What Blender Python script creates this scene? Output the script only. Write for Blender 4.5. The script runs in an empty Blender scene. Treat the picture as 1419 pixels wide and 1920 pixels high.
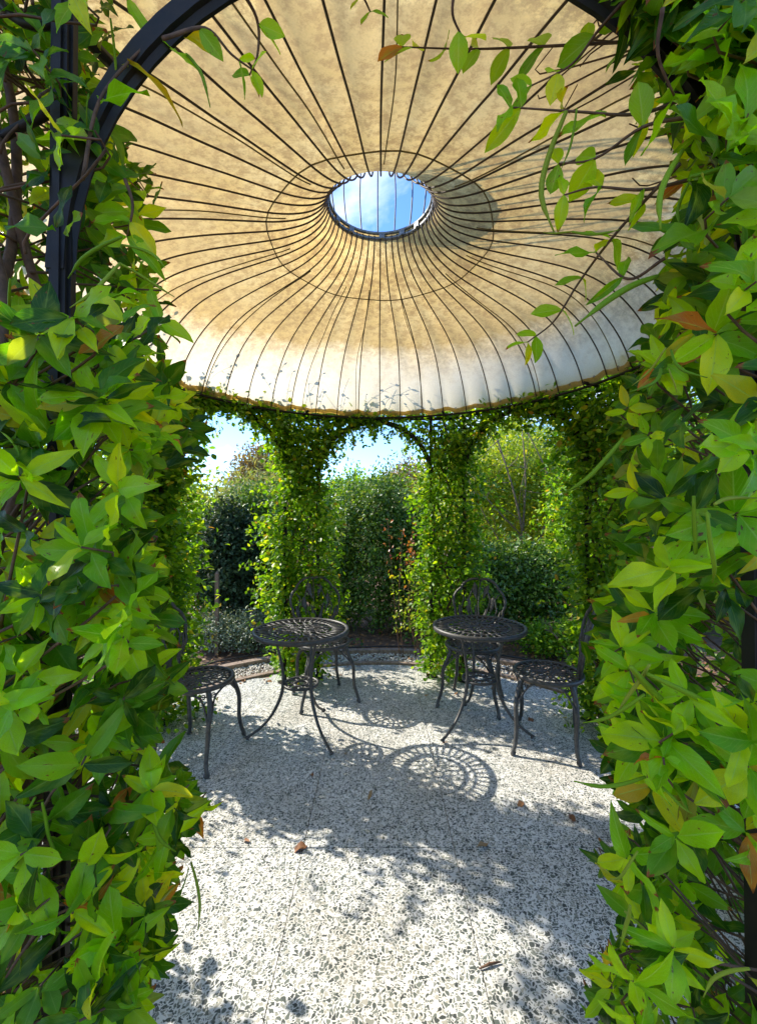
import bpy, math, random
import numpy as np
from mathutils import Vector, Matrix

SC = bpy.context.scene
COL = SC.collection
PI = math.pi
R = math.radians
rng = np.random.default_rng(7)
random.seed(7)

# ------------------------------------------------------------------ camera
CAM_H, FPX, PX0, YH = 1.377, 802.0, 709.5, 970.0
cam = bpy.data.cameras.new('camera')
cam_o = bpy.data.objects.new('camera', cam); COL.objects.link(cam_o)
cam.sensor_fit = 'VERTICAL'; cam.sensor_height = 24.0; cam.sensor_width = 24.0
cam.lens = FPX / 1920.0 * 24.0
cam.clip_start = 0.02; cam.clip_end = 600
cam_o.location = (0, 0, CAM_H)
cam_o.rotation_euler = (R(90) + math.atan((YH - 960) / FPX), 0, 0)
SC.camera = cam_o

# ------------------------------------------------------------------ sun + sky
SUN = Vector((-2.3, 1.16, 1.90)).normalized()
sun_el = math.asin(SUN.z); sun_az = math.atan2(SUN.x, SUN.y)
sl = bpy.data.lights.new('sun', 'SUN'); so = bpy.data.objects.new('sun', sl); COL.objects.link(so)
sl.energy = 3.2; sl.angle = R(0.53); sl.color = (1.0, 0.93, 0.80)
so.rotation_euler = SUN.to_track_quat('Z', 'Y').to_euler()

W = bpy.data.worlds.new('World'); SC.world = W; W.use_nodes = True
nt = W.node_tree; nt.nodes.clear()
def N(tree, typ, **kw):
    n = tree.nodes.new(typ)
    for k, v in kw.items():
        if k == 'inp':
            for a, b in v.items(): n.inputs[a].default_value = b
        else: setattr(n, k, v)
    return n
wo = N(nt, 'ShaderNodeOutputWorld'); bg = N(nt, 'ShaderNodeBackground', inp={'Strength': 0.15})
sky = N(nt, 'ShaderNodeTexSky', sky_type='NISHITA', sun_disc=False, sun_elevation=sun_el,
        sun_rotation=sun_az, altitude=100, air_density=1.0, dust_density=0.1, ozone_density=3.0)
tc = N(nt, 'ShaderNodeTexCoord'); sx = N(nt, 'ShaderNodeSeparateXYZ')
nt.links.new(tc.outputs['Generated'], sx.inputs[0])
ad = N(nt, 'ShaderNodeMath', operation='ADD', inp={1: 0.12}); nt.links.new(sx.outputs['Z'], ad.inputs[0])
mx_ = N(nt, 'ShaderNodeMath', operation='MAXIMUM', inp={1: 0.05}); nt.links.new(ad.outputs[0], mx_.inputs[0])
dv = []
for a in 'XY':
    d = N(nt, 'ShaderNodeMath', operation='DIVIDE'); nt.links.new(sx.outputs[a], d.inputs[0]); nt.links.new(mx_.outputs[0], d.inputs[1]); dv.append(d)
cb = N(nt, 'ShaderNodeCombineXYZ', inp={'Z': 5.1}); nt.links.new(dv[0].outputs[0], cb.inputs[0]); nt.links.new(dv[1].outputs[0], cb.inputs[1])
cn = N(nt, 'ShaderNodeTexNoise', inp={'Scale': 0.75, 'Detail': 9.0, 'Roughness': 0.58, 'Distortion': 0.35}); nt.links.new(cb.outputs[0], cn.inputs['Vector'])
cr = N(nt, 'ShaderNodeValToRGB'); cr.color_ramp.elements[0].position = 0.52; cr.color_ramp.elements[1].position = 0.74
cr.color_ramp.elements[0].color = (0, 0, 0, 1); cr.color_ramp.elements[1].color = (1, 1, 1, 1)
nt.links.new(cn.outputs['Fac'], cr.inputs[0])
hz = N(nt, 'ShaderNodeMapRange', inp={'From Min': 0.0, 'From Max': 0.30, 'To Min': 0.12, 'To Max': 0.0}); nt.links.new(sx.outputs['Z'], hz.inputs[0])
cmax = N(nt, 'ShaderNodeMath', operation='MAXIMUM'); nt.links.new(cr.outputs[0], cmax.inputs[0]); nt.links.new(hz.outputs[0], cmax.inputs[1])
tint = N(nt, 'ShaderNodeMix', data_type='RGBA', blend_type='MULTIPLY', inp={0: 1.0, 7: (0.50, 0.69, 0.90, 1)})
nt.links.new(sky.outputs[0], tint.inputs[6])
mxc = N(nt, 'ShaderNodeMix', data_type='RGBA', inp={7: (6.4, 6.4, 6.4, 1)})
nt.links.new(cmax.outputs[0], mxc.inputs[0]); nt.links.new(tint.outputs[2], mxc.inputs[6])
nt.links.new(mxc.outputs[2], bg.inputs[0]); nt.links.new(bg.outputs[0], wo.inputs[0])

SC.view_settings.view_transform = 'Standard'; SC.view_settings.look = 'None'
SC.view_settings.exposure = 1.6; SC.view_settings.gamma = 1.0; SC.view_settings.use_curve_mapping = False
cy = SC.cycles
cy.use_denoising = True
try: cy.denoiser = 'OPENIMAGEDENOISE'
except Exception: pass
cy.max_bounces = 9; cy.diffuse_bounces = 6; cy.glossy_bounces = 3; cy.transmission_bounces = 6
cy.sample_clamp_indirect = 6.0

# ------------------------------------------------------------------ helpers
def at(px, py, Y):
    """photo pixel -> point at distance Y"""
    return np.array([(px - PX0) / FPX * Y, Y, CAM_H - (py - YH) / FPX * Y])
def on_floor(px, py):
    Y = CAM_H * FPX / (py - YH)
    return (px - PX0) / FPX * Y, Y
def to_px(P):
    P = np.asarray(P); Y = np.maximum(P[..., 1], 0.05)
    return PX0 + P[..., 0] / Y * FPX, YH - (P[..., 2] - CAM_H) / Y * FPX
def tag(o, label=None, cat=None, group=None, kind=None):
    if label: o['label'] = label
    if cat: o['category'] = cat
    if group: o['group'] = group
    if kind: o['kind'] = kind
    return o
def empty(name, loc=(0, 0, 0), rz=0.0):
    o = bpy.data.objects.new(name, None); COL.objects.link(o); o.location = loc; o.rotation_euler = (0, 0, rz)
    o.empty_display_size = 0.1
    return o
def link(name, mesh, parent=None, loc=None, rot=None, scale=None):
    o = bpy.data.objects.new(name, mesh); COL.objects.link(o)
    if parent is not None: o.parent = parent
    if loc is not None: o.location = loc
    if rot is not None: o.rotation_euler = rot
    if scale is not None: o.scale = scale
    return o
def copy_tree(o, parent=None):
    c = o.copy(); COL.objects.link(c); c.parent = parent
    for ch in list(o.children): copy_tree(ch, c)
    return c

class MB:
    def __init__(s): s.v = []; s.f = []
    def add(s, vs, fs):
        b = len(s.v); s.v += [tuple(map(float, p)) for p in vs]; s.f += [tuple(b + i for i in f) for f in fs]
    def box(s, c, d, rz=0.0):
        x, y, z = d[0] / 2, d[1] / 2, d[2] / 2; ca, sa = math.cos(rz), math.sin(rz); vs = []
        for i in (-1, 1):
            for j in (-1, 1):
                for k in (-1, 1):
                    a, b = i * x, j * y; vs.append((c[0] + a * ca - b * sa, c[1] + a * sa + b * ca, c[2] + k * z))
        s.add(vs, [(0, 1, 3, 2), (4, 6, 7, 5), (0, 4, 5, 1), (2, 3, 7, 6), (0, 2, 6, 4), (1, 5, 7, 3)])
    def tube(s, pts, rad, n=6, closed=False, flat=1.0, up=None, phase=0.0):
        pts = [Vector(p) for p in pts]; m = len(pts)
        if not hasattr(rad, '__len__'): rad = [rad] * m
        rings = []; prev = None
        for i, p in enumerate(pts):
            if closed: t = pts[(i + 1) % m] - pts[i - 1]
            else: t = pts[min(i + 1, m - 1)] - pts[max(i - 1, 0)]
            t = t.normalized() if t.length > 1e-9 else Vector((0, 0, 1))
            if up is not None:
                a = Vector(up) - t * Vector(up).dot(t)
                if a.length < 1e-4: a = t.orthogonal()
                a.normalize()
            elif prev is None: a = t.orthogonal().normalized()
            else:
                a = prev - t * prev.dot(t); a = a.normalized() if a.length > 1e-5 else t.orthogonal().normalized()
            prev = a; b = t.cross(a)
            rings.append([p + (a * math.cos(2 * PI * k / n + phase) * rad[i] * flat + b * math.sin(2 * PI * k / n + phase) * rad[i]) for k in range(n)])
        vs = [q for r in rings for q in r]; fs = []
        L = m if closed else m - 1
        for i in range(L):
            for k in range(n):
                a0 = i * n + k; a1 = i * n + (k + 1) % n; b0 = ((i + 1) % m) * n + k; b1 = ((i + 1) % m) * n + (k + 1) % n
                fs.append((a0, a1, b1, b0))
        if not closed:
            fs.append(tuple(reversed(range(n)))); fs.append(tuple((m - 1) * n + k for k in range(n)))
        s.add(vs, fs)
    def lathe(s, prof, n=48, c=(0, 0, 0), closed=False):
        vs = [(c[0] + r * math.cos(2 * PI * k / n), c[1] + r * math.sin(2 * PI * k / n), c[2] + z) for r, z in prof for k in range(n)]
        m = len(prof); fs = []
        for i in range(m if closed else m - 1):
            j = (i + 1) % m
            for k in range(n): fs.append((i * n + k, i * n + (k + 1) % n, j * n + (k + 1) % n, j * n + k))
        s.add(vs, fs)
    def mesh(s, name, mat, smooth=True):
        me = bpy.data.meshes.new(name); me.from_pydata(s.v, [], s.f); me.materials.append(mat)
        if smooth: me.polygons.foreach_set('use_smooth', [True] * len(me.polygons))
        me.update(); return me
    def build(s, name, mat, parent=None, smooth=True, **k):
        return link(name, s.mesh(name, mat, smooth), parent, **k)

def catmull(P, n=6):
    P = [np.array(p, float) for p in P]; P = [2 * P[0] - P[1]] + P + [2 * P[-1] - P[-2]]; out = []
    for i in range(1, len(P) - 2):
        a, b, c, d = P[i - 1:i + 3]
        for k in range(n):
            t = k / n
            out.append(0.5 * ((2 * b) + (-a + c) * t + (2 * a - 5 * b + 4 * c - d) * t * t + (-a + 3 * b - 3 * c + d) * t ** 3))
    out.append(P[-2]); return out

# ------------------------------------------------------------------ materials
def newmat(name):
    m = bpy.data.materials.new(name); m.use_nodes = True; t = m.node_tree; t.nodes.clear()
    return m, t, N(t, 'ShaderNodeOutputMaterial')
def lk(t, a, b): t.links.new(a, b)
def ramp(t, els, fac=None, interp='LINEAR'):
    n = N(t, 'ShaderNodeValToRGB'); r = n.color_ramp; r.interpolation = interp
    while len(r.elements) > 2: r.elements.remove(r.elements[-1])
    for i, (p, c) in enumerate(els):
        e = r.elements[i] if i < 2 else r.elements.new(p)
        e.position = p; e.color = (*c, 1) if len(c) == 3 else c
    if fac is not None: lk(t, fac, n.inputs[0])
    return n
def math_(t, op, a, b=None, c=None, clamp=False):
    n = N(t, 'ShaderNodeMath', operation=op, use_clamp=clamp)
    for i, x in enumerate((a, b, c)):
        if x is None: continue
        if isinstance(x, (int, float)): n.inputs[i].default_value = x
        else: lk(t, x, n.inputs[i])
    return n.outputs[0]
def mixc(t, f, a, b, mode='MIX'):
    n = N(t, 'ShaderNodeMix', data_type='RGBA', blend_type=mode)
    for i, x in ((0, f), (6, a), (7, b)):
        if isinstance(x, (int, float)): n.inputs[i].default_value = x
        elif isinstance(x, tuple): n.inputs[i].default_value = (*x, 1)
        else: lk(t, x, n.inputs[i])
    return n.outputs[2]

def mat_simple(name, c1, c2, scale=30, rough=0.5, metal=0.0, bump=0.2, spec=0.5, detail=5, coord='Object'):
    m, t, o = newmat(name); tcn = N(t, 'ShaderNodeTexCoord')
    n = N(t, 'ShaderNodeTexNoise', inp={'Scale': scale, 'Detail': detail, 'Roughness': 0.6}); lk(t, tcn.outputs[coord], n.inputs['Vector'])
    rp = ramp(t, [(0.3, c1), (0.7, c2)], n.outputs['Fac'])
    p = N(t, 'ShaderNodeBsdfPrincipled', inp={'Roughness': rough, 'Metallic': metal, 'Specular IOR Level': spec})
    lk(t, rp.outputs[0], p.inputs['Base Color'])
    b = N(t, 'ShaderNodeBump', inp={'Strength': bump, 'Distance': 0.004}); lk(t, n.outputs['Fac'], b.inputs['Height']); lk(t, b.outputs[0], p.inputs['Normal'])
    lk(t, p.outputs[0], o.inputs[0]); return m

def mat_leaf(name, cols, trans_gain=2.2, trans=0.42, rough=0.38, veins=True, spots=True, spec=0.45, vein_s=0.35):
    """cols: ramp of leaf colours over a per-leaf random number"""
    m, t, o = newmat(name)
    at_ = N(t, 'ShaderNodeAttribute', attribute_name='rnd'); oi = N(t, 'ShaderNodeObjectInfo')
    rnd = math_(t, 'FRACT', math_(t, 'ADD', at_.outputs['Fac'], oi.outputs['Random']))
    col = ramp(t, cols, rnd).outputs[0]
    tcn = N(t, 'ShaderNodeTexCoord')
    if veins or spots:
        uv = N(t, 'ShaderNodeUVMap'); s = N(t, 'ShaderNodeSeparateXYZ'); lk(t, uv.outputs[0], s.inputs[0])
        au = math_(t, 'ABSOLUTE', math_(t, 'SUBTRACT', s.outputs[0], 0.5))
    if spots:
        off = N(t, 'ShaderNodeCombineXYZ'); lk(t, math_(t, 'MULTIPLY', rnd, 91.0), off.inputs[0]); lk(t, math_(t, 'MULTIPLY', rnd, 37.0), off.inputs[1])
        va = N(t, 'ShaderNodeVectorMath', operation='ADD'); lk(t, uv.outputs[0], va.inputs[0]); lk(t, off.outputs[0], va.inputs[1])
        # slow blotches of yellower tissue
        n2 = N(t, 'ShaderNodeTexNoise', inp={'Scale': 1.6, 'Detail': 3.0}); lk(t, va.outputs[0], n2.inputs['Vector'])
        fy = ramp(t, [(0.50, (0, 0, 0)), (0.75, (1, 1, 1))], n2.outputs['Fac']).outputs[0]
        col = mixc(t, math_(t, 'MULTIPLY', fy, 0.5), col, (0.27, 0.36, 0.025))
        # brown marks on a few leaves
        n3 = N(t, 'ShaderNodeTexNoise', inp={'Scale': 5.0, 'Detail': 4.0, 'Roughness': 0.6}); lk(t, va.outputs[0], n3.inputs['Vector'])
        fb = ramp(t, [(0.635, (0, 0, 0)), (0.675, (1, 1, 1))], n3.outputs['Fac']).outputs[0]
        old = math_(t, 'GREATER_THAN', math_(t, 'FRACT', math_(t, 'MULTIPLY', rnd, 13.7)), 0.55)
        col = mixc(t, math_(t, 'MULTIPLY', fb, old), col, (0.13, 0.05, 0.015))
        # burnt tips on a few more
        tip = math_(t, 'GREATER_THAN', math_(t, 'ADD', s.outputs[1], math_(t, 'MULTIPLY', n3.outputs['Fac'], 0.3)), 1.06)
        old2 = math_(t, 'GREATER_THAN', math_(t, 'FRACT', math_(t, 'MULTIPLY', rnd, 29.3)), 0.80)
        col = mixc(t, math_(t, 'MULTIPLY', tip, old2), col, (0.22, 0.07, 0.02))
    hgt = None
    if veins:
        mid = ramp(t, [(0.0, (1, 1, 1)), (0.045, (0, 0, 0))], au).outputs[0]
        w = math_(t, 'SINE', math_(t, 'MULTIPLY', math_(t, 'SUBTRACT', s.outputs[1], math_(t, 'MULTIPLY', au, 0.75)), math_(t, 'ADD', 44.0, math_(t, 'MULTIPLY', rnd, 16.0))))
        sv = math_(t, 'MULTIPLY', math_(t, 'POWER', math_(t, 'MAXIMUM', w, 0.0), 8.0), 0.30)
        vn = math_(t, 'MAXIMUM', mid, sv)
        col = mixc(t, math_(t, 'MULTIPLY', vn, vein_s), col, (0.33, 0.50, 0.13))
        hgt = math_(t, 'SUBTRACT', math_(t, 'MULTIPLY', math_(t, 'ABSOLUTE', w), 0.35), mid)
    fine = N(t, 'ShaderNodeTexNoise', inp={'Scale': 90.0, 'Detail': 2.0}); lk(t, tcn.outputs['Object'], fine.inputs['Vector'])
    col = mixc(t, 0.35, col, ramp(t, [(0.3, (0.6, 0.6, 0.6)), (0.7, (1.2, 1.2, 1.2))], fine.outputs['Fac']).outputs[0], 'MULTIPLY')
    p = N(t, 'ShaderNodeBsdfPrincipled', inp={'Roughness': rough, 'Specular IOR Level': spec}); lk(t, col, p.inputs['Base Color'])
    tr = N(t, 'ShaderNodeBsdfTranslucent')
    g = mixc(t, 1.0, col, (trans_gain * 1.15, trans_gain, trans_gain * 0.35), 'MULTIPLY')
    lk(t, g, tr.inputs[0])
    if hgt is not None:
        b = N(t, 'ShaderNodeBump', inp={'Strength': 0.35, 'Distance': 0.0015}); lk(t, hgt, b.inputs['Height']); lk(t, b.outputs[0], p.inputs['Normal'])
    mx = N(t, 'ShaderNodeMixShader', inp={0: trans}); lk(t, p.outputs[0], mx.inputs[1]); lk(t, tr.outputs[0], mx.inputs[2])
    lk(t, mx.outputs[0], o.inputs[0]); return m

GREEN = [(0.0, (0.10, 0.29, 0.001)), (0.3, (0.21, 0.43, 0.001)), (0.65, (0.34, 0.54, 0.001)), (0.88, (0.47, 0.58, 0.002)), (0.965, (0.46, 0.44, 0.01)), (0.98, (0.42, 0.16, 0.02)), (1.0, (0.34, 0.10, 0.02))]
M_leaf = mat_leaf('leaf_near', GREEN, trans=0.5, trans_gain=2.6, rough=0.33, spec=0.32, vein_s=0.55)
SHADE = [(0.0, (0.010, 0.045, 0.001)), (0.4, (0.03, 0.115, 0.002)), (0.75, (0.08, 0.22, 0.002)), (0.95, (0.15, 0.31, 0.003)), (1.0, (0.25, 0.22, 0.03))]  # darker greens for inner leaves: shade between the leaves put into their colour
M_leaf_shade = mat_leaf('leaf_shade', SHADE, trans=0.4, trans_gain=2.6, rough=0.34, spec=0.30, vein_s=0.22)
M_leaf_mid = mat_leaf('leaf_mid', [(0.0, (0.04, 0.12, 0.006)), (0.40, (0.09, 0.21, 0.008)), (0.8, (0.18, 0.32, 0.010)), (0.96, (0.30, 0.40, 0.02)), (1.0, (0.32, 0.17, 0.03))], spots=False, veins=False, trans=0.42, trans_gain=2.5, rough=0.42, spec=0.3)
M_leaf_hedge = mat_leaf('leaf_ivy', [(0.0, (0.025, 0.075, 0.01)), (0.5, (0.07, 0.16, 0.014)), (0.85, (0.14, 0.25, 0.02)), (1.0, (0.30, 0.36, 0.10))], spots=False, veins=False, trans=0.25, rough=0.4)
M_leaf_yel = mat_leaf('leaf_yellow', [(0.0, (0.09, 0.17, 0.015)), (0.5, (0.19, 0.29, 0.02)), (0.9, (0.33, 0.38, 0.03)), (1.0, (0.42, 0.36, 0.05))], spots=False, veins=False, trans=0.45)
M_leaf_brown = mat_leaf('leaf_brown', [(0.0, (0.14, 0.09, 0.03)), (0.5, (0.22, 0.16, 0.06)), (1.0, (0.30, 0.24, 0.08))], spots=False, veins=False, trans=0.3, trans_gain=1.5)
M_leaf_pale = mat_leaf('leaf_pale', [(0.0, (0.22, 0.27, 0.09)), (1.0, (0.42, 0.45, 0.17))], spots=False, veins=False, trans=0.35, trans_gain=1.4)
M_leaf_dark = mat_leaf('leaf_dark', [(0.0, (0.018, 0.034, 0.014)), (0.7, (0.035, 0.07, 0.03)), (1.0, (0.08, 0.13, 0.06))], spots=False, veins=False, trans=0.1, rough=0.65, spec=.2)
M_leaf_grey = mat_leaf('leaf_variegated', [(0.0, (0.06, 0.10, 0.05)), (0.5, (0.14, 0.20, 0.11)), (1.0, (0.42, 0.46, 0.34))], spots=False, veins=False, trans=0.2, trans_gain=1.3)
M_leaf_red = mat_leaf('leaf_red', [(0.0, (0.30, 0.05, 0.02)), (1.0, (0.45, 0.20, 0.03))], spots=False, veins=False, trans=0.35, trans_gain=1.3)
M_leaf_dead = mat_leaf('leaf_dead', [(0.0, (0.20, 0.08, 0.03)), (0.5, (0.34, 0.16, 0.06)), (1.0, (0.36, 0.24, 0.12))], spots=False, veins=True, trans=0.08, trans_gain=1.0, rough=0.7, vein_s=0.1)
M_pod = mat_leaf('pod_green', [(0.0, (0.12, 0.24, 0.01)), (0.7, (0.22, 0.35, 0.015)), (1.0, (0.33, 0.36, 0.04))], spots=False, veins=False, trans=0.15, trans_gain=1.5, rough=.6, spec=.15)
M_bark = mat_simple('vine_bark', (0.05, 0.025, 0.012), (0.16, 0.08, 0.04), 60, 0.8, bump=0.6)
M_wood = mat_simple('branch_wood', (0.10, 0.07, 0.045), (0.24, 0.17, 0.11), 25, 0.8, bump=0.5)
M_iron = mat_simple('frame_iron', (0.005, 0.005, 0.006), (0.022, 0.015, 0.012), 22, 0.55, bump=0.35, spec=0.3, detail=9)
M_rib = mat_simple('rib_steel', (0.035, 0.022, 0.014), (0.08, 0.05, 0.03), 50, 0.6, bump=0.15)
M_ring = mat_simple('ring_galvanised', (0.12, 0.12, 0.12), (0.26, 0.26, 0.25), 50, 0.45, 0.6, bump=0.15)
M_cast = mat_simple('cast_aluminium', (0.022, 0.021, 0.021), (0.075, 0.071, 0.066), 45, 0.48, 0.15, bump=0.25, spec=0.6)
M_stake = mat_simple('stake_wood', (0.12, 0.08, 0.055), (0.22, 0.15, 0.10), 30, 0.8)
M_edge = mat_simple('edging_stone', (0.15, 0.10, 0.07), (0.32, 0.24, 0.18), 35, 0.85, bump=0.5)
M_gravel = mat_simple('gravel_stone', (0.42, 0.38, 0.31), (0.66, 0.62, 0.54), 14, 0.85, bump=0.3)
M_hose = mat_simple('hose_plastic', (0.015, 0.014, 0.014), (0.03, 0.03, 0.03), 30, 0.5)
M_soil = mat_simple('garden_soil', (0.07, 0.04, 0.025), (0.20, 0.12, 0.075), 22, 0.95, bump=0.8, detail=9)
M_mortar = mat_simple('joint_mortar', (0.25, 0.17, 0.11), (0.36, 0.26, 0.18), 60, 0.9)
M_pot = mat_simple('pot_glaze', (0.42, 0.44, 0.28), (0.58, 0.58, 0.40), 20, 0.35, spec=0.5)

# terrazzo
def mat_terrazzo():
    m, t, o = newmat('terrazzo'); g = N(t, 'ShaderNodeNewGeometry'); oi = N(t, 'ShaderNodeObjectInfo')
    va = N(t, 'ShaderNodeVectorMath', operation='ADD'); lk(t, g.outputs['Position'], va.inputs[0])
    cbn = N(t, 'ShaderNodeCombineXYZ'); lk(t, math_(t, 'MULTIPLY', oi.outputs['Random'], 57.0), cbn.inputs[0]); lk(t, math_(t, 'MULTIPLY', oi.outputs['Random'], 131.0), cbn.inputs[1]); lk(t, cbn.outputs[0], va.inputs[1])
    ns = N(t, 'ShaderNodeTexNoise', inp={'Scale': 26.0, 'Detail': 2.0}); lk(t, va.outputs[0], ns.inputs['Vector'])
    v2 = N(t, 'ShaderNodeVectorMath', operation='SCALE', inp={'Scale': 0.030}); lk(t, ns.outputs['Color'], v2.inputs[0])
    v3 = N(t, 'ShaderNodeVectorMath', operation='ADD'); lk(t, va.outputs[0], v3.inputs[0]); lk(t, v2.outputs[0], v3.inputs[1])
    def layer(scale, lo, hi, seedz, keep):
        mp = N(t, 'ShaderNodeMapping', inp={'Location': (seedz, seedz * 1.7, 0)}); lk(t, v3.outputs[0], mp.inputs['Vector'])
        a = N(t, 'ShaderNodeTexVoronoi', voronoi_dimensions='2D', feature='DISTANCE_TO_EDGE', inp={'Scale': scale}); lk(t, mp.outputs[0], a.inputs['Vector'])
        b = N(t, 'ShaderNodeTexVoronoi', voronoi_dimensions='2D', feature='F1', inp={'Scale': scale}); lk(t, mp.outputs[0], b.inputs['Vector'])
        sp = N(t, 'ShaderNodeSeparateColor'); lk(t, b.outputs['Color'], sp.inputs[0])
        thr = math_(t, 'ADD', math_(t, 'MULTIPLY', sp.outputs[0], hi - lo), lo)
        mk = N(t, 'ShaderNodeMapRange', inp={'From Min': 0.0, 'From Max': 0.035}); lk(t, math_(t, 'SUBTRACT', a.outputs['Distance'], thr), mk.inputs[0])
        kp = math_(t, 'LESS_THAN', sp.outputs[1], keep)
        colr = ramp(t, [(0.0, (0.05, 0.056, 0.054)), (0.35, (0.085, 0.10, 0.09)), (0.6, (0.16, 0.18, 0.155)), (0.8, (0.28, 0.28, 0.24)), (1.0, (0.42, 0.40, 0.34))], sp.outputs[2]).outputs[0]
        return math_(t, 'MULTIPLY', mk.outputs[0], kp), colr
    m1, c1 = layer(80.0, 0.06, 0.27, 0.0, 0.70); m2, c2 = layer(150.0, 0.06, 0.24, 4.3, 0.55)
    nb = N(t, 'ShaderNodeTexNoise', inp={'Scale': 2.2, 'Detail': 6.0}); lk(t, g.outputs['Position'], nb.inputs['Vector'])
    base = ramp(t, [(0.35, (0.56, 0.55, 0.52)), (0.7, (0.74, 0.735, 0.71))], nb.outputs['Fac']).outputs[0]
    col = mixc(t, m2, base, c2); col = mixc(t, m1, col, c1)
    ng = N(t, 'ShaderNodeTexNoise', inp={'Scale': 1.3, 'Detail': 7.0, 'Roughness': 0.65}); lk(t, g.outputs['Position'], ng.inputs['Vector'])
    dirt = ramp(t, [(0.45, (1, 1, 1)), (0.75, (0.78, 0.72, 0.64))], ng.outputs['Fac']).outputs[0]
    col = mixc(t, 1.0, col, dirt, 'MULTIPLY')
    p = N(t, 'ShaderNodeBsdfPrincipled', inp={'Roughness': 0.55, 'Specular IOR Level': 0.35}); lk(t, col, p.inputs['Base Color'])
    bp = N(t, 'ShaderNodeBump', inp={'Strength': 0.15, 'Distance': 0.001}); lk(t, m1, bp.inputs['Height']); lk(t, bp.outputs[0], p.inputs['Normal'])
    lk(t, p.outputs[0], o.inputs[0]); return m
M_terr = mat_terrazzo()

# canopy cloth: off-white sailcloth with tan water stains on its flat top
def mat_fabric(name, stain=True):
    m, t, o = newmat(name); tcn = N(t, 'ShaderNodeTexCoord')
    s = N(t, 'ShaderNodeSeparateXYZ'); lk(t, tcn.outputs['Object'], s.inputs[0])
    rr = math_(t, 'SQRT', math_(t, 'ADD', math_(t, 'POWER', s.outputs[0], 2.0), math_(t, 'POWER', s.outputs[1], 2.0)))
    n1 = N(t, 'ShaderNodeTexNoise', inp={'Scale': 3.2, 'Detail': 8.0, 'Roughness': 0.62}); lk(t, tcn.outputs['Object'], n1.inputs['Vector'])
    n2 = N(t, 'ShaderNodeTexNoise', inp={'Scale': 24.0, 'Detail': 10.0, 'Roughness': 0.78}); lk(t, tcn.outputs['Object'], n2.inputs['Vector'])
    n3 = N(t, 'ShaderNodeTexNoise', inp={'Scale': 150.0, 'Detail': 3.0}); lk(t, tcn.outputs['Object'], n3.inputs['Vector'])
    rj = math_(t, 'ADD', math_(t, 'ADD', rr, math_(t, 'MULTIPLY', math_(t, 'SUBTRACT', n1.outputs['Fac'], 0.5), 0.42)), math_(t, 'MULTIPLY', math_(t, 'SUBTRACT', n2.outputs['Fac'], 0.5), 0.30))
    body = ramp(t, [(0.30, (0.50, 0.31, 0.075)), (0.48, (0.64, 0.43, 0.135)), (0.68, (0.76, 0.56, 0.23))], n1.outputs['Fac']).outputs[0]
    body = mixc(t, 0.85, body, ramp(t, [(0.43, (0.52, 0.41, 0.24)), (0.56, (1.12, 1.12, 1.12))], n2.outputs['Fac']).outputs[0], 'MULTIPLY')
    clean = (0.80, 0.71, 0.55)
    tide = ramp(t, [(0.0, (0, 0, 0)), (0.45, (0.1, 0.1, 0.1)), (0.85, (1, 1, 1)), (0.97, (1, 1, 1)), (1.0, (0, 0, 0))], math_(t, 'MULTIPLY', rj, 0.85)).outputs[0]
    body = mixc(t, math_(t, 'MULTIPLY', tide, math_(t, 'MULTIPLY', n2.outputs['Fac'], 0.9)), body, (0.47, 0.32, 0.12))
    rj = math_(t, 'ADD', rj, math_(t, 'MULTIPLY', math_(t, 'ADD', s.outputs[1], -1.15), 0.13))
    msk = N(t, 'ShaderNodeMapRange', inp={'From Min': 1.38, 'From Max': 1.02}); lk(t, rj, msk.inputs[0])
    mk2 = math_(t, 'MULTIPLY', msk.outputs[0], math_(t, 'ADD', 0.80, math_(t, 'MULTIPLY', n2.outputs['Fac'], 0.2)))
    col = mixc(t, mk2, clean, body)
    col = mixc(t, 0.35, col, ramp(t, [(0.3, (0.8, 0.8, 0.78)), (0.7, (1.1, 1.1, 1.1))], n3.outputs['Fac']).outputs[0], 'MULTIPLY')
    p = N(t, 'ShaderNodeBsdfPrincipled', inp={'Roughness': 0.8, 'Specular IOR Level': 0.2}); lk(t, col, p.inputs['Base Color'])
    tr = N(t, 'ShaderNodeBsdfTranslucent'); lk(t, col, tr.inputs[0])
    b = N(t, 'ShaderNodeBump', inp={'Strength': 0.25, 'Distance': 0.01}); lk(t, n2.outputs['Fac'], b.inputs['Height']); lk(t, b.outputs[0], p.inputs['Normal']); lk(t, b.outputs[0], tr.inputs['Normal'])
    mx = N(t, 'ShaderNodeMixShader', inp={0: 0.52}); lk(t, p.outputs[0], mx.inputs[1]); lk(t, tr.outputs[0], mx.inputs[2])
    lk(t, mx.outputs[0], o.inputs[0]); return m
M_fab = mat_fabric('sailcloth')
M_hem = mat_leaf('hem_cloth', [(0, (0.50, 0.36, 0.16)), (1, (0.58, 0.44, 0.22))], veins=False, spots=False, trans=0.45, trans_gain=0.9, rough=0.9, spec=0.1)

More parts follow.
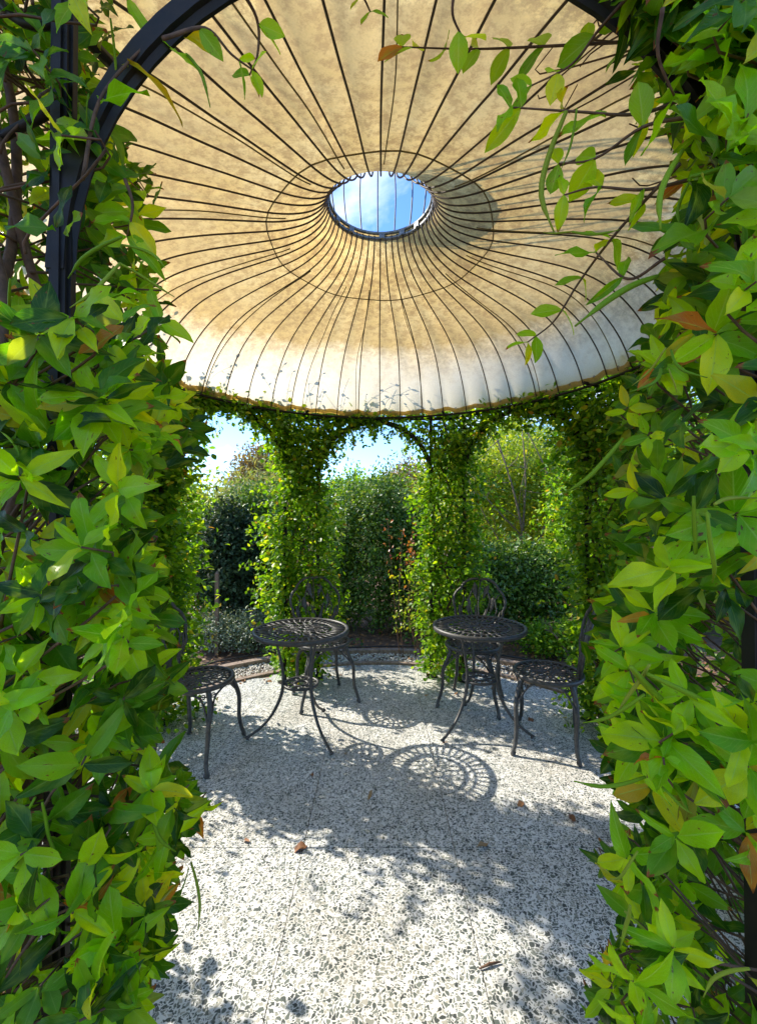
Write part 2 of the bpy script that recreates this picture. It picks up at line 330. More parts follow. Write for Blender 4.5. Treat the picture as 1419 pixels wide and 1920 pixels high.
# ------------------------------------------------------------------ leaf geometry
def leaf_tmpl(nl=6, nw=4, width=0.40, bend=0.18, fold=0.25, twist=0.0, wave=0.0, tip=1.0, seed=0):
    V, UV, F = [], [], []
    for i in range(nl + 1):
        v = i / nl
        w = width / 2 * max(0.0, math.sin(PI * min(v, 1.0) ** tip)) ** 0.85
        w = max(w, 0.008 if 0 < v < 1 else 0.006)
        for j in range(nw + 1):
            u = j / nw * 2 - 1
            x = u * w
            z = fold * abs(x) - bend * v * v + wave * math.sin(v * 9 + seed + u) * abs(u) * 0.12
            a = twist * v; V.append((x * math.cos(a), v * (1 - 0.15 * bend), z + x * math.sin(a))); UV.append((j / nw, v))
    for i in range(nl):
        for j in range(nw):
            a = i * (nw + 1) + j; F.append((a, a + 1, a + nw + 2, a + nw + 1))
    return np.array(V), np.array(UV), F
TM = [leaf_tmpl(6, 4, w, b, f, tw, wv, tp, sd) for w, b, f, tw, wv, tp, sd in
      [(.38, .12, .30, 0, .45, .90, 0), (.42, .32, .35, .35, .4, .96, 1), (.35, .05, .20, -.25, .6, .86, 2), (.46, .24, .42, .1, .4, .94, 3),
       (.33, .45, .40, .5, .6, .90, 4), (.40, -.16, .30, -.25, .5, 1.0, 5), (.50, .20, .25, 0, .55, 1.05, 6), (.36, .60, .45, -.45, .5, .92, 7), (.26, .28, .80, .2, .7, .88, 8), (.44, .10, .18, .1, .9, .98, 9)]]
T_MID = leaf_tmpl(3, 2, .52, .15, .3, 0, 0, 1.0)
T_RND = leaf_tmpl(4, 2, .72, .12, .2, 0, 0, 1.05)
T_LOW = (np.array([(0, 0, 0), (-.26, .5, .08), (0, 1, -.08), (.26, .5, .08), ]), np.array([(.5, 0), (0, .5), (.5, 1), (1, .5)]), [(0, 3, 2, 1)])
T_LOW2 = (np.array([(0, 0, 0), (-.26, .45, .1), (0, 1, -.1), (.26, .45, .1)]), np.array([(.5, 0), (0, .5), (.5, 1), (1, .5)]), [(0, 2, 1), (0, 3, 2)])
T_THIN = (np.array([(0, 0, 0), (-.05, .5, .0), (0, 1, -.1), (.05, .5, .0)]), np.array([(.5, 0), (0, .5), (.5, 1), (1, .5)]), [(0, 2, 1), (0, 3, 2)])

def nrm(a): return a / np.maximum(np.linalg.norm(a, axis=-1, keepdims=True), 1e-9)
def frames(D, Nn):
    D = nrm(D); Z = Nn - D * np.sum(Nn * D, -1, keepdims=True); Z = nrm(Z + 1e-6); X = np.cross(D, Z)
    return X, D, Z
def leafcloud(name, P, D, Nn, S, tmpls, mat, parent=None, smooth=True):
    if not isinstance(tmpls, list): tmpls = [tmpls]
    X, Y, Z = frames(D, Nn); which = rng.integers(0, len(tmpls), len(P))
    VV, LL, LS, UU, RR = [], [], [], [], []; base = 0
    for k, (tv, tu, tf) in enumerate(tmpls):
        ix = np.nonzero(which == k)[0]; n = len(ix)
        if n == 0: continue
        s = S[ix][:, None, None]
        v = P[ix][:, None, :] + s * (tv[None, :, 0:1] * X[ix][:, None, :] + tv[None, :, 1:2] * Y[ix][:, None, :] + tv[None, :, 2:3] * Z[ix][:, None, :])
        nv = len(tv); li = np.concatenate([np.array(f) for f in tf]); ls = np.array([len(f) for f in tf])
        offs = (np.arange(n) * nv)[:, None] + base
        LL.append((li[None, :] + offs).ravel()); LS.append(np.tile(ls, n)); VV.append(v.reshape(-1, 3))
        UU.append(np.tile(tu[li], (n, 1))); RR.append(np.repeat(rng.random(n), nv)); base += n * nv
    V = np.concatenate(VV); L = np.concatenate(LL); LSa = np.concatenate(LS); U = np.concatenate(UU); Ra = np.concatenate(RR)
    me = bpy.data.meshes.new(name); me.vertices.add(len(V)); me.vertices.foreach_set('co', V.astype(np.float32).ravel())
    me.loops.add(len(L)); me.loops.foreach_set('vertex_index', L.astype(np.int32))
    me.polygons.add(len(LSa)); st = np.concatenate([[0], np.cumsum(LSa)[:-1]]); me.polygons.foreach_set('loop_start', st.astype(np.int32))
    me.update(calc_edges=True)
    uvl = me.uv_layers.new(name='UVMap'); uvl.data.foreach_set('uv', U.astype(np.float32).ravel())
    a = me.attributes.new('rnd', 'FLOAT', 'POINT'); a.data.foreach_set('value', Ra.astype(np.float32))
    if smooth: me.polygons.foreach_set('use_smooth', np.ones(len(LSa), bool))
    me.materials.append(mat); me.validate()
    o = link(name, me, parent); o['kind'] = 'stuff'; return o
def tmpl_mesh(name, tm, mat):
    me = bpy.data.meshes.new(name); me.from_pydata([tuple(p) for p in tm[0]], [], tm[2])
    uvl = me.uv_layers.new(name='UVMap'); li = np.concatenate([np.array(f) for f in tm[2]])
    uvl.data.foreach_set('uv', tm[1][li].astype(np.float32).ravel())
    me.polygons.foreach_set('use_smooth', [True] * len(me.polygons)); me.materials.append(mat); return me
LEAF_ME = [tmpl_mesh('leaf', t, M_leaf) for t in TM]
LEAF_SHADE_ME = [tmpl_mesh('leaf', t, M_leaf_shade) for t in TM]
LEAF_MID_ME = [tmpl_mesh('leaf', T_MID, M_leaf_mid), tmpl_mesh('leaf', T_RND, M_leaf_mid)]
def single_leaf(name, me, parent, p, d, n, s):
    X, Y, Z = frames(d[None], n[None]); M = Matrix(((X[0][0], Y[0][0], Z[0][0], 0), (X[0][1], Y[0][1], Z[0][1], 0), (X[0][2], Y[0][2], Z[0][2], 0), (0, 0, 0, 1)))
    o = bpy.data.objects.new(name, me); COL.objects.link(o)
    if parent is not None: o.parent = parent
    o.matrix_basis = Matrix.Translation(Vector(p)) @ M @ Matrix.Scale(float(s), 4); return o
def rdir(n): return nrm(rng.normal(size=(n, 3)))

# ================================================================== SETTING
CX, CY = 0.01, 2.15            # pavilion axis
def arc_pts(r, a0, a1, n, z): return [(CX + r * math.sin(a), CY - r * math.cos(a), z) for a in np.linspace(a0, a1, n)]

# soil sheet out to the horizon
g = MB(); nG = 60
gx = np.concatenate([-np.geomspace(300, 3, 16), np.linspace(-2.6, 2.6, 27), np.geomspace(3, 300, 16)])
gy = np.concatenate([-np.geomspace(60, 1, 8), np.linspace(-.6, 8, 44), np.geomspace(9, 400, 14)])
vs = []
for y in gy:
    for x in gx:
        d = math.hypot(x - CX, y - CY)
        h = -0.035 + (0 if d < 2.3 or d > 40 else 0.02 * math.sin(x * 5.1) * math.cos(y * 4.3) + 0.015 * math.sin(x * 11 + y * 9))
        vs.append((x, y, h))
g.add(vs, [(j * len(gx) + i, j * len(gx) + i + 1, (j + 1) * len(gx) + i + 1, (j + 1) * len(gx) + i) for j in range(len(gy) - 1) for i in range(len(gx) - 1)])
ground = g.build('soil_ground', M_soil); tag(ground, kind='structure')

# terrazzo floor: mortar bed + one object per slab, clipped to the round edge
RF = 1.865
def disc(r, n=96): return [(CX + r * math.cos(2 * PI * k / n), CY + r * math.sin(2 * PI * k / n)) for k in range(n)]
m = MB(); dd = disc(RF - .002); m.add([(x, y, -0.007) for x, y in dd] + [(x, y, -0.05) for x, y in dd], [tuple(range(96)), tuple(range(191, 95, -1))] + [(k, 96 + k, 96 + (k + 1) % 96, (k + 1) % 96) for k in range(96)])
floor = m.build('floor', M_mortar, smooth=False); tag(floor, kind='structure')
def clip_poly(poly, circle):
    out = poly
    n = len(circle)
    for i in range(n):
        a, b = circle[i], circle[(i + 1) % n]; inp = out; out = []
        if not inp: return []
        def side(p): return (b[0] - a[0]) * (p[1] - a[1]) - (b[1] - a[1]) * (p[0] - a[0])
        for j in range(len(inp)):
            p, q = inp[j], inp[(j + 1) % len(inp)]; sp_, sq = side(p), side(q)
            if sp_ >= 0: out.append(p)
            if (sp_ >= 0) != (sq >= 0):
                tt = sp_ / (sp_ - sq); out.append((p[0] + tt * (q[0] - p[0]), p[1] + tt * (q[1] - p[1])))
    return out
TS, GAP = 0.627, 0.0014
cir = disc(RF)
for i in range(-4, 4):
    for j in range(-3, 6):
        x0, y0 = i * TS + TS / 2, 1.174 + j * TS
        p = clip_poly([(x0 + GAP, y0 + GAP), (x0 + TS - GAP, y0 + GAP), (x0 + TS - GAP, y0 + TS - GAP), (x0 + GAP, y0 + TS - GAP)], cir)
        if len(p) < 3: continue
        ar = 0.5 * abs(sum(p[k][0] * p[(k + 1) % len(p)][1] - p[(k + 1) % len(p)][0] * p[k][1] for k in range(len(p))))
        if ar < 0.004: continue
        dz = float(rng.uniform(-.0006, .0006)); b = MB(); n = len(p)
        b.add([(x, y, dz) for x, y in p] + [(x, y, -0.0068) for x, y in p], [tuple(range(n))] + [(k, n + k, n + (k + 1) % n, (k + 1) % n) for k in range(n)])
        b.build('tile', M_terr, floor, smooth=False)

# edging strips + gravel band + drip hoses behind the floor
def edging(name, r, w, z, a0, a1, label, n=34):
    e = empty(name, (CX, CY, 0)); tag(e, label, 'edging')
    for k in range(n):
        b0 = a0 + (a1 - a0) * k / n + .0012; b1 = a0 + (a1 - a0) * (k + 1) / n - .0012; q = MB()
        j = rng.uniform(-.004, .004); zz = z + rng.uniform(-.004, .004); vs = []
        for a in (b0, (b0 + b1) / 2, b1):
            for rr_ in (r - w / 2 + j, r + w / 2 + j):
                for z_ in (-.04, zz): vs.append((rr_ * math.sin(a), -rr_ * math.cos(a), z_))
        fs = []
        for s_ in (0, 4): fs += [(s_ + 0, s_ + 4, s_ + 5, s_ + 1), (s_ + 2, s_ + 3, s_ + 7, s_ + 6), (s_ + 1, s_ + 5, s_ + 7, s_ + 3)]
        fs += [(0, 1, 3, 2), (8, 10, 11, 9)]
        q.add(vs, fs); q.build('edging_stone', M_edge, e, smooth=False)
    return e
edging('edging_strip', RF + .03, .05, .018, R(62), R(298), 'narrow brown edging strip around the round terrazzo floor', 44)
edging('edging_strip', 2.27, .075, .022, R(66), R(294), 'wider outer edging strip between white gravel and garden bed', 40)
n = 9000; a = rng.uniform(R(64), R(296), n); rr = np.sqrt(rng.uniform((RF + .06) ** 2, 2.23 ** 2, n))
P = np.c_[CX + rr * np.sin(a), CY - rr * np.cos(a), rng.uniform(-.028, -.006, n)]
oct_ = (np.array([(.5, 0, 0), (0, .42, 0), (-.5, 0, 0), (0, -.42, 0), (0, 0, .38), (0, 0, -.3)]), np.zeros((6, 2)), [(0, 1, 4), (1, 2, 4), (2, 3, 4), (3, 0, 4), (1, 0, 5), (2, 1, 5), (3, 2, 5), (0, 3, 5)])
gv = leafcloud('gravel', P, nrm(rdir(n) * [1, 1, .2]), nrm(rdir(n) * .4 + [0, 0, 1]), rng.uniform(.014, .034, n), oct_, M_gravel, smooth=False)
for k, (r_, ph, lab) in enumerate(((2.05, .3, 'thin black drip hose lying along the gravel band'), (2.42, 1.1, 'black drip hose on the soil behind the outer edging strip'))):
    q = MB(); q.tube([(CX + (r_ + .03 * math.sin(a_ * 5 + ph)) * math.sin(a_), CY - (r_ + .03 * math.sin(a_ * 5 + ph)) * math.cos(a_), .012 + .006 * math.sin(a_ * 9)) for a_ in np.linspace(R(75) if k == 0 else R(85), R(150) if k == 0 else R(250), 70)], .008, 6)
    o = q.build('drip_hose', M_hose); tag(o, lab, 'hose')
# litter on the beds
n = 5400; a = rng.uniform(R(60), R(300), n); rr = rng.uniform(1.9, 3.9, n); rr[:260] = 1.86 - np.abs(rng.normal(size=260)) * .10; rr[:260][np.abs(a[:260] - PI) > 1.5] = 2.6
P = np.c_[CX + rr * np.sin(a), CY - rr * np.cos(a), rng.uniform(-.028, .012, n)]; P[:260, 2] = np.where(rr[:260] < 1.87, .006, P[:260, 2]); keep = (rr > 2.3) | (rng.random(n) < .10); P = P[keep]; n = len(P)
lt = leafcloud('leaf_litter', P, nrm(rdir(n) * [1, 1, .15]), nrm(rdir(n) * .5 + [0, 0, 1]), rng.uniform(.025, .06, n), [T_MID], M_leaf_dead)
n = 5000; xs = rng.uniform(-3.4, 3.4, n); ys = rng.uniform(3.4, 6.0, n); k = np.hypot(xs - CX, ys - CY) > 2.36; xs, ys = xs[k], ys[k]
k = np.sin(xs * 2.1 + 1) * np.cos(ys * 1.7) + .4 * np.sin(xs * 6 + ys * 5) > -.15; xs, ys = xs[k], ys[k]; n = len(xs)
gc = leafcloud('ground_cover', np.c_[xs, ys, rng.uniform(-.03, .06, n)], nrm(rdir(n) * .8 + [0, 0, .6]), nrm(rdir(n) * .6 + [0, -.3, 1]), rng.uniform(.03, .06, n), [T_MID, T_RND], M_leaf_hedge)

# ================================================================== PAVILION FRAME
frame = empty('garden_pavilion', (CX, CY, 0)); tag(frame, 'round black iron pavilion of arches and double posts under the cloth roof', 'pavilion')
RO = 1.678; DEL = 1.5
VTX = []
for k in range(8):
    th = R(-22.5 + 45 * k + DEL); VTX.append(np.array([RO * math.sin(th), -RO * math.cos(th)]))
ZB, ZS, AR = 2.235, 1.715, 0.49
PW = .022
post_me = None
for k in range(8):
    v0, v1 = VTX[k], VTX[(k + 1) % 8]; ch = (v1 - v0); L = np.linalg.norm(ch); u = ch / L; ang = math.atan2(u[1], u[0])
    for s_, v, sg in ((0, v0, 1), (1, v1, -1)):
        p = v + u * sg * .155
        if post_me is None:
            b = MB(); b.box((0, 0, ZB / 2 + .01), (PW, PW, ZB - .02)); b.box((PW / 2 + .0015, 0, ZB / 2), (.005, .010, ZB - .04)); b.box((0, -PW / 2 - .0015, ZB / 2), (.010, .005, ZB - .04))
            b.box((0, 0, .008), (.08, .08, .014)); post_me = b.mesh('post', M_iron, False)
        link('post', post_me, frame, loc=(p[0], p[1], 0), rot=(0, 0, ang))
    mid = (v0 + v1) / 2
    # arch between the inner posts
    b = MB(); pts = []
    for t_ in np.linspace(0, PI, 33):
        q = mid - u * math.cos(t_) * (AR); pts.append((q[0], q[1], ZS + AR * math.sin(t_)))
    nrmv = (-u[1], u[0], 0)
    b.tube(pts, .0175, 4, up=nrmv, phase=PI / 4)
    b.tube([(p_[0] - mid[0], p_[1] - mid[1], p_[2]) for p_ in []] or pts, .0205, 4, up=nrmv, phase=0, flat=.55)
    b.build('arch', M_iron, frame, smooth=False)
    # straight beam along the top of each side
    b = MB(); b.box(((v0[0] + v1[0]) / 2, (v0[1] + v1[1]) / 2, ZB), (L + .02, .032, .024), ang); b.build('ring_beam', M_iron, frame, smooth=False)
    # scrolls in the spandrels and rungs between double posts
    for sg in (-1, 1):
        q = mid + u * sg * (AR - .02)
        for rad, (du, dz) in ((.055, (.055 * sg, .40)), (.035, (-.05 * sg, .46))):
            c_ = q + u * du; b = MB()
            b.tube([(c_[0] + u[0] * rad * math.cos(w), c_[1] + u[1] * rad * math.cos(w), ZS + dz + rad * math.sin(w)) for w in np.linspace(0, 2 * PI, 20)[:-1]], .006, 5, closed=True)
            b.build('scroll', M_iron, frame)
    pA = v0 + u * .155; vm = VTX[(k - 1) % 8]; um = (v0 - vm) / np.linalg.norm(v0 - vm); pB = v0 - um * .155
    for z_ in (.35, .95, 1.55, 1.95):
        b = MB(); b.tube([(pA[0], pA[1], z_), (pB[0], pB[1], z_)], .007, 6); b.build('rung', M_iron, frame)
    for z_ in ((.65, 1.25, 1.75) if k else (.65,)):
        b = MB(); c_ = (pA + pB) / 2; uu = (pA - pB) / np.linalg.norm(pA - pB)
        b.tube([(c_[0] + uu[0] * .075 * math.cos(w), c_[1] + uu[1] * .075 * math.cos(w), z_ + .075 * math.sin(w)) for w in np.linspace(0, 2 * PI, 24)[:-1]], .006, 5, closed=True)
        b.build('scroll', M_iron, frame)
    # strut up to the canopy ring
    th = math.atan2(v0[0], -v0[1]); b = MB(); b.tube([(v0[0] * .93, v0[1] * .93, ZB), (math.sin(th) * 1.43, -math.cos(th) * 1.43, 2.24)], .011, 6); b.build('strut', M_iron, frame)

# ================================================================== CANOPY
can = empty('canopy', (CX, CY, 0)); tag(can, 'round off-white cloth canopy with tan stains, thin ribs and a round hole', 'canopy')
PROF = [(.268, 2.985), (.275, 2.945), (.295, 2.90), (.33, 2.86), (.38, 2.825), (.45, 2.795), (.54, 2.77), (.68, 2.745), (.85, 2.715), (1.0, 2.68), (1.12, 2.635), (1.22, 2.575), (1.30, 2.505), (1.37, 2.42), (1.42, 2.335), (1.455, 2.25)]
PR = catmull([(a_, b_) for a_, b_ in PROF], 3)
def warp(p):
    # the cloth reaches a little further out and higher over the entrance side
    x, y, z = p; r_ = math.hypot(x, y)
    if r_ < .9: return (x, y, z)
    k_ = min(1, (r_ - .9) / .5); k_ = k_ * k_ * (3 - 2 * k_) * max(0.0, -y / r_); return (x * (1 + .13 * k_), y * (1 + .13 * k_), z + .07 * k_)
NR = 50; SUB = 6; NA = NR * SUB
vs, fs = [], []
zn = rng.normal(size=NR)
for i, (r_, z_) in enumerate(PR):
    f_ = min(1, max(0, (r_ - .35) / .8)); sk = max(0, (r_ - 1.15) / .3)
    for k in range(NA):
        a_ = 2 * PI * k / NA; ph = (k % SUB) / SUB; w = math.sin(PI * ph) ** .8; j = zn[k // SUB]
        rr_ = r_ + sk * .020 * w; zz = z_ - (.010 + .003 * j) * f_ * w * (1 - .6 * sk) + .004
        if i >= len(PR) - 2: zz += .007 * math.sin(a_ * 37) + .004 * math.sin(a_ * 83)
        vs.append((rr_ * math.sin(a_), -rr_ * math.cos(a_), zz))
for i in range(len(PR) - 1):
    for k in range(NA): fs.append((i * NA + k, i * NA + (k + 1) % NA, (i + 1) * NA + (k + 1) % NA, (i + 1) * NA + k))
vs = [warp(p) for p in vs]
b = MB(); b.add(vs, fs); b.build('cloth', M_fab, can)
# hem
b = MB(); last = len(PR) - 1; hv = []
for dz, dr in ((.034, -.006), (0, -.004), (0, .004)):
    for k in range(NA):
        x, y, z = vs[last * NA + k]; q = 1 + (dr - .004 * (dz > 0)) / 1.46 * (1 if dz == 0 else 1.0)
        if dz > 0: x0_, y0_, z0_ = vs[(last - 1) * NA + k]; tt = .85; hv.append(((x + (x0_ - x) * tt) * .9965, (y + (y0_ - y) * tt) * .9965, z + (z0_ - z) * tt - .002))
        else: hv.append((x * q, y * q, z - (.010 if dr < 0 else .010)))
hf = [(i * NA + k, i * NA + (k + 1) % NA, (i + 1) * NA + (k + 1) % NA, (i + 1) * NA + k) for i in range(2) for k in range(NA)]
b.add(hv, hf); b.build('hem', M_hem, can)
# ribs
for k in range(NR):
    a_ = 2 * PI * k / NR + rng.normal() * .004; b = MB(); j0, j1 = rng.normal() * .006, rng.uniform(0, 6)
    b.tube([warp((rr_ * math.sin(a_ + j0 * math.sin(rr_ * 4 + j1)), -rr_ * math.cos(a_ + j0 * math.sin(rr_ * 4 + j1)), zz)) for rr_, zz in [(r_ - .006, z_ - .010) for r_, z_ in PR] + [(1.47, 2.215)]], .0040, 6); b.build('rib', M_rib, can)
# seams: an inner circle and a few lengthwise ones
b = MB(); b.tube([((.555 + .006 * math.sin(a_ * 9)) * math.sin(a_), -(.555 + .006 * math.sin(a_ * 9)) * math.cos(a_), 2.757) for a_ in np.linspace(0, 2 * PI, 51)[:-1]], .0032, 5, closed=True); M_seam = mat_simple('seam_thread', (.16, .12, .05), (.25, .19, .09), 60, .9)
b.build('seam', M_seam, can)
for a0 in (2, 41, 78, 104, 128, 166, 188, 205, 236, 262, 291, 322, 342):
    b = MB(); a_ = R(a0); b.tube([warp(q_) for q_ in [((r_ - .004) * math.sin(a_ + .012 * math.sin(r_ * 7 + a0)), -(r_ - .004) * math.cos(a_ + .012 * math.sin(r_ * 7 + a0)), z_ - .010) for r_, z_ in PR[16:]]], .0028, 4); b.build('seam', M_seam, can)
# grommets
b = MB(); b.tube([(.006 * math.cos(w), 0, .006 * math.sin(w)) for w in np.linspace(0, 2 * PI, 9)[:-1]], .0022, 5, closed=True); gm = b.mesh('grommet', M_ring)
for k in range(NR):
    a_ = 2 * PI * (k + .5) / NR; link('grommet', gm, can, loc=warp((1.445 * math.sin(a_), -1.445 * math.cos(a_), 2.263)), rot=(0, 0, a_))
# rim ring, oculus ring with clamps, cage of wires over the hole
b = MB(); b.tube([warp((1.468 * math.cos(w), 1.468 * math.sin(w), 2.222)) for w in np.linspace(0, 2 * PI, 97)[:-1]], .009, 6, closed=True); b.build('rim_ring', M_iron, can)
b = MB(); b.tube([(.272 * math.cos(w), .272 * math.sin(w), 2.965) for w in np.linspace(0, 2 * PI, 49)[:-1]], .012, 8, closed=True); b.tube([(.262 * math.cos(w), .262 * math.sin(w), 2.99) for w in np.linspace(0, 2 * PI, 49)[:-1]], .009, 8, closed=True); b.build('oculus_ring', M_ring, can)
b = MB(); b.box((0, 0, 0), (.028, .03, .034)); b.tube([(.02, 0, -.012), (-.02, 0, -.012)], .007, 6); cm_ = b.mesh('clamp', M_ring, False)
for w in (88, 62, 40, 128, 152, 200, 250, 300, 340): link('clamp', cm_, can, loc=(.268 * math.cos(R(w)), .268 * math.sin(R(w)), 2.975), rot=(0, 0, R(w)))
b = MB(); b.tube(catmull([(0, -.27, 2.99), (0, -.29, 3.10), (0, -.30, 3.25), (0, -.26, 3.42), (0, -.15, 3.56), (0, -.02, 3.62)], 4), .0040, 6); wm = b.mesh('cage_wire', M_rib)
for k in range(18): link('cage_wire', wm, can, rot=(0, 0, 2 * PI * k / 18 + .05))
b = MB(); b.lathe([(.0, 3.60), (.028, 3.60), (.032, 3.63), (.012, 3.66), (.02, 3.69), (.0, 3.72)], 14); b.build('finial', M_iron, can)

# ================================================================== FURNITURE
def openwork(b, Rr, z, nb, h, rim=.016):
    """pierced cast disc: moulded rim, ring of slats, tangle of loops"""
    b.lathe([(Rr - .022, z - .004), (Rr - .020, z + .001), (Rr - .010, z + .004), (Rr, z), (Rr + .001, z - h * .55), (Rr - .004, z - h), (Rr - .010, z - h), (Rr - .013, z - .010), (Rr - .022, z - .010)], 64, closed=True)
    r1, r2 = Rr * .66, Rr - .018; zc = z - .006
    def flat_ring(r, w): b.lathe([(r - w, zc - .004), (r - w, zc + .003), (r + w, zc + .003), (r + w, zc - .004)], 56, closed=True)
    flat_ring(r1, .005)
    for k in range(nb):
        a_ = 2 * PI * k / nb; rm = (r1 + r2) / 2; b.box((rm * math.cos(a_), rm * math.sin(a_), zc), (r2 - r1, .0085 * Rr / .3 + .0015, .007), a_)
    for ring_r, nl_, la, lb, off in ((Rr * .50, 10, Rr * .17, Rr * .085, 0), (Rr * .34, 8, Rr * .15, Rr * .075, .3), (Rr * .18, 6, Rr * .12, Rr * .06, .1)):
        for k in range(nl_):
            a_ = 2 * PI * k / nl_ + off; c_ = (ring_r * math.cos(a_), ring_r * math.sin(a_)); tw = a_ + (.5 if k % 2 else -.4)
            pts = []
            for w in np.linspace(0, 2 * PI, 13)[:-1]:
                x, y = la * math.cos(w), lb * math.sin(w); pts.append((c_[0] + x * math.cos(tw) - y * math.sin(tw), c_[1] + x * math.sin(tw) + y * math.cos(tw), zc + (k % 2) * .0012))
            b.tube(pts, .0040, 5, closed=True, up=(0, 0, 1))
    for k in range(10):
        a_ = 2 * PI * k / 10 + .15; b.tube([(r_ * math.cos(a_ + d_), r_ * math.sin(a_ + d_), zc) for r_, d_ in ((Rr * .09, 0), (Rr * .28, .15), (Rr * .45, -.1), (Rr * .66, .08))], .0036, 5, up=(0, 0, 1))
    flat_ring(Rr * .10, .006)

def make_table():
    t = empty('bistro_table')
    b = MB(); openwork(b, .30, .672, 40, .026); b.build('tabletop', M_cast, t)
    b = MB(); b.lathe([(.155, .650), (.155, .658), (.175, .658), (.175, .650)], 40, closed=True); b.build('apron_ring', M_cast, t)
    leg = catmull([(.165, 0, .655), (.155, 0, .60), (.130, 0, .50), (.113, 0, .40), (.112, 0, .33), (.128, 0, .25), (.175, 0, .155), (.235, 0, .085), (.290, 0, .045), (.318, 0, .028), (.330, 0, .016)], 4)
    rad = [.0085 + .0025 * math.exp(-((i / len(leg) - .45) / .15) ** 2) for i in range(len(leg))]; rad[-5:] = [.009, .011, .0145, .0165, .012]
    b = MB(); b.tube(leg, rad, 8, up=(0, 1, 0)); b.tube([(.165, 0, .645), (.11, 0, .652), (.06, 0, .654)], .006, 6)
    lm = b.mesh('leg', M_cast)
    for a_ in (0, 120, 240): link('leg', lm, t, rot=(0, 0, R(a_)))
    b = MB(); b.lathe([(.098, .322), (.098, .336), (.112, .336), (.112, .322)], 36, closed=True); b.lathe([(.036, .324), (.036, .334), (.050, .334), (.050, .324)], 30, closed=True)
    for k in range(9):
        a_ = 2 * PI * k / 9; pts = [(.074 * math.cos(a_) + .024 * math.cos(w) * math.cos(a_) - .018 * math.sin(w) * math.sin(a_), .074 * math.sin(a_) + .024 * math.cos(w) * math.sin(a_) + .018 * math.sin(w) * math.cos(a_), .329) for w in np.linspace(0, 2 * PI, 11)[:-1]]
        b.tube(pts, .0045, 5, closed=True, up=(0, 0, 1))
    b.build('lower_shelf', M_cast, t)
    return t

def lens(b, pts_w, n=7, y_of=None):
    """solid flattened tulip/leaf shape along a path: pts_w = [(u, v, halfwidth)] in the back plane"""
    P_ = catmull([(u, v, w) for u, v, w in pts_w], 4); vs, fs = [], []
    for i, (u, v, w) in enumerate(P_):
        j0, j1 = max(i - 1, 0), min(i + 1, len(P_) - 1); du, dv = P_[j1][0] - P_[j0][0], P_[j1][1] - P_[j0][1]; l = math.hypot(du, dv) or 1; nu, nv = -dv / l, du / l
        for s_, th in ((-1, 0), (-.5, .005), (.5, .005), (1, 0), (.5, -.005), (-.5, -.005)):
            q = back_pt(u + nu * w * s_, v + nv * w * s_); vs.append((q[0] + th, q[1], q[2]))
    m_ = len(P_)
    for i in range(m_ - 1):
        for k in range(6): fs.append((i * 6 + k, i * 6 + (k + 1) % 6, (i + 1) * 6 + (k + 1) % 6, (i + 1) * 6 + k))
    b.add(vs, fs)
def back_pt(u, v):   # u across, v above the seat -> chair space; the back leans and curves round the sitter
    return (-.175 - .10 * (v / .45) ** 1.2 + .35 * u * u * 1.6, u, .43 + v)
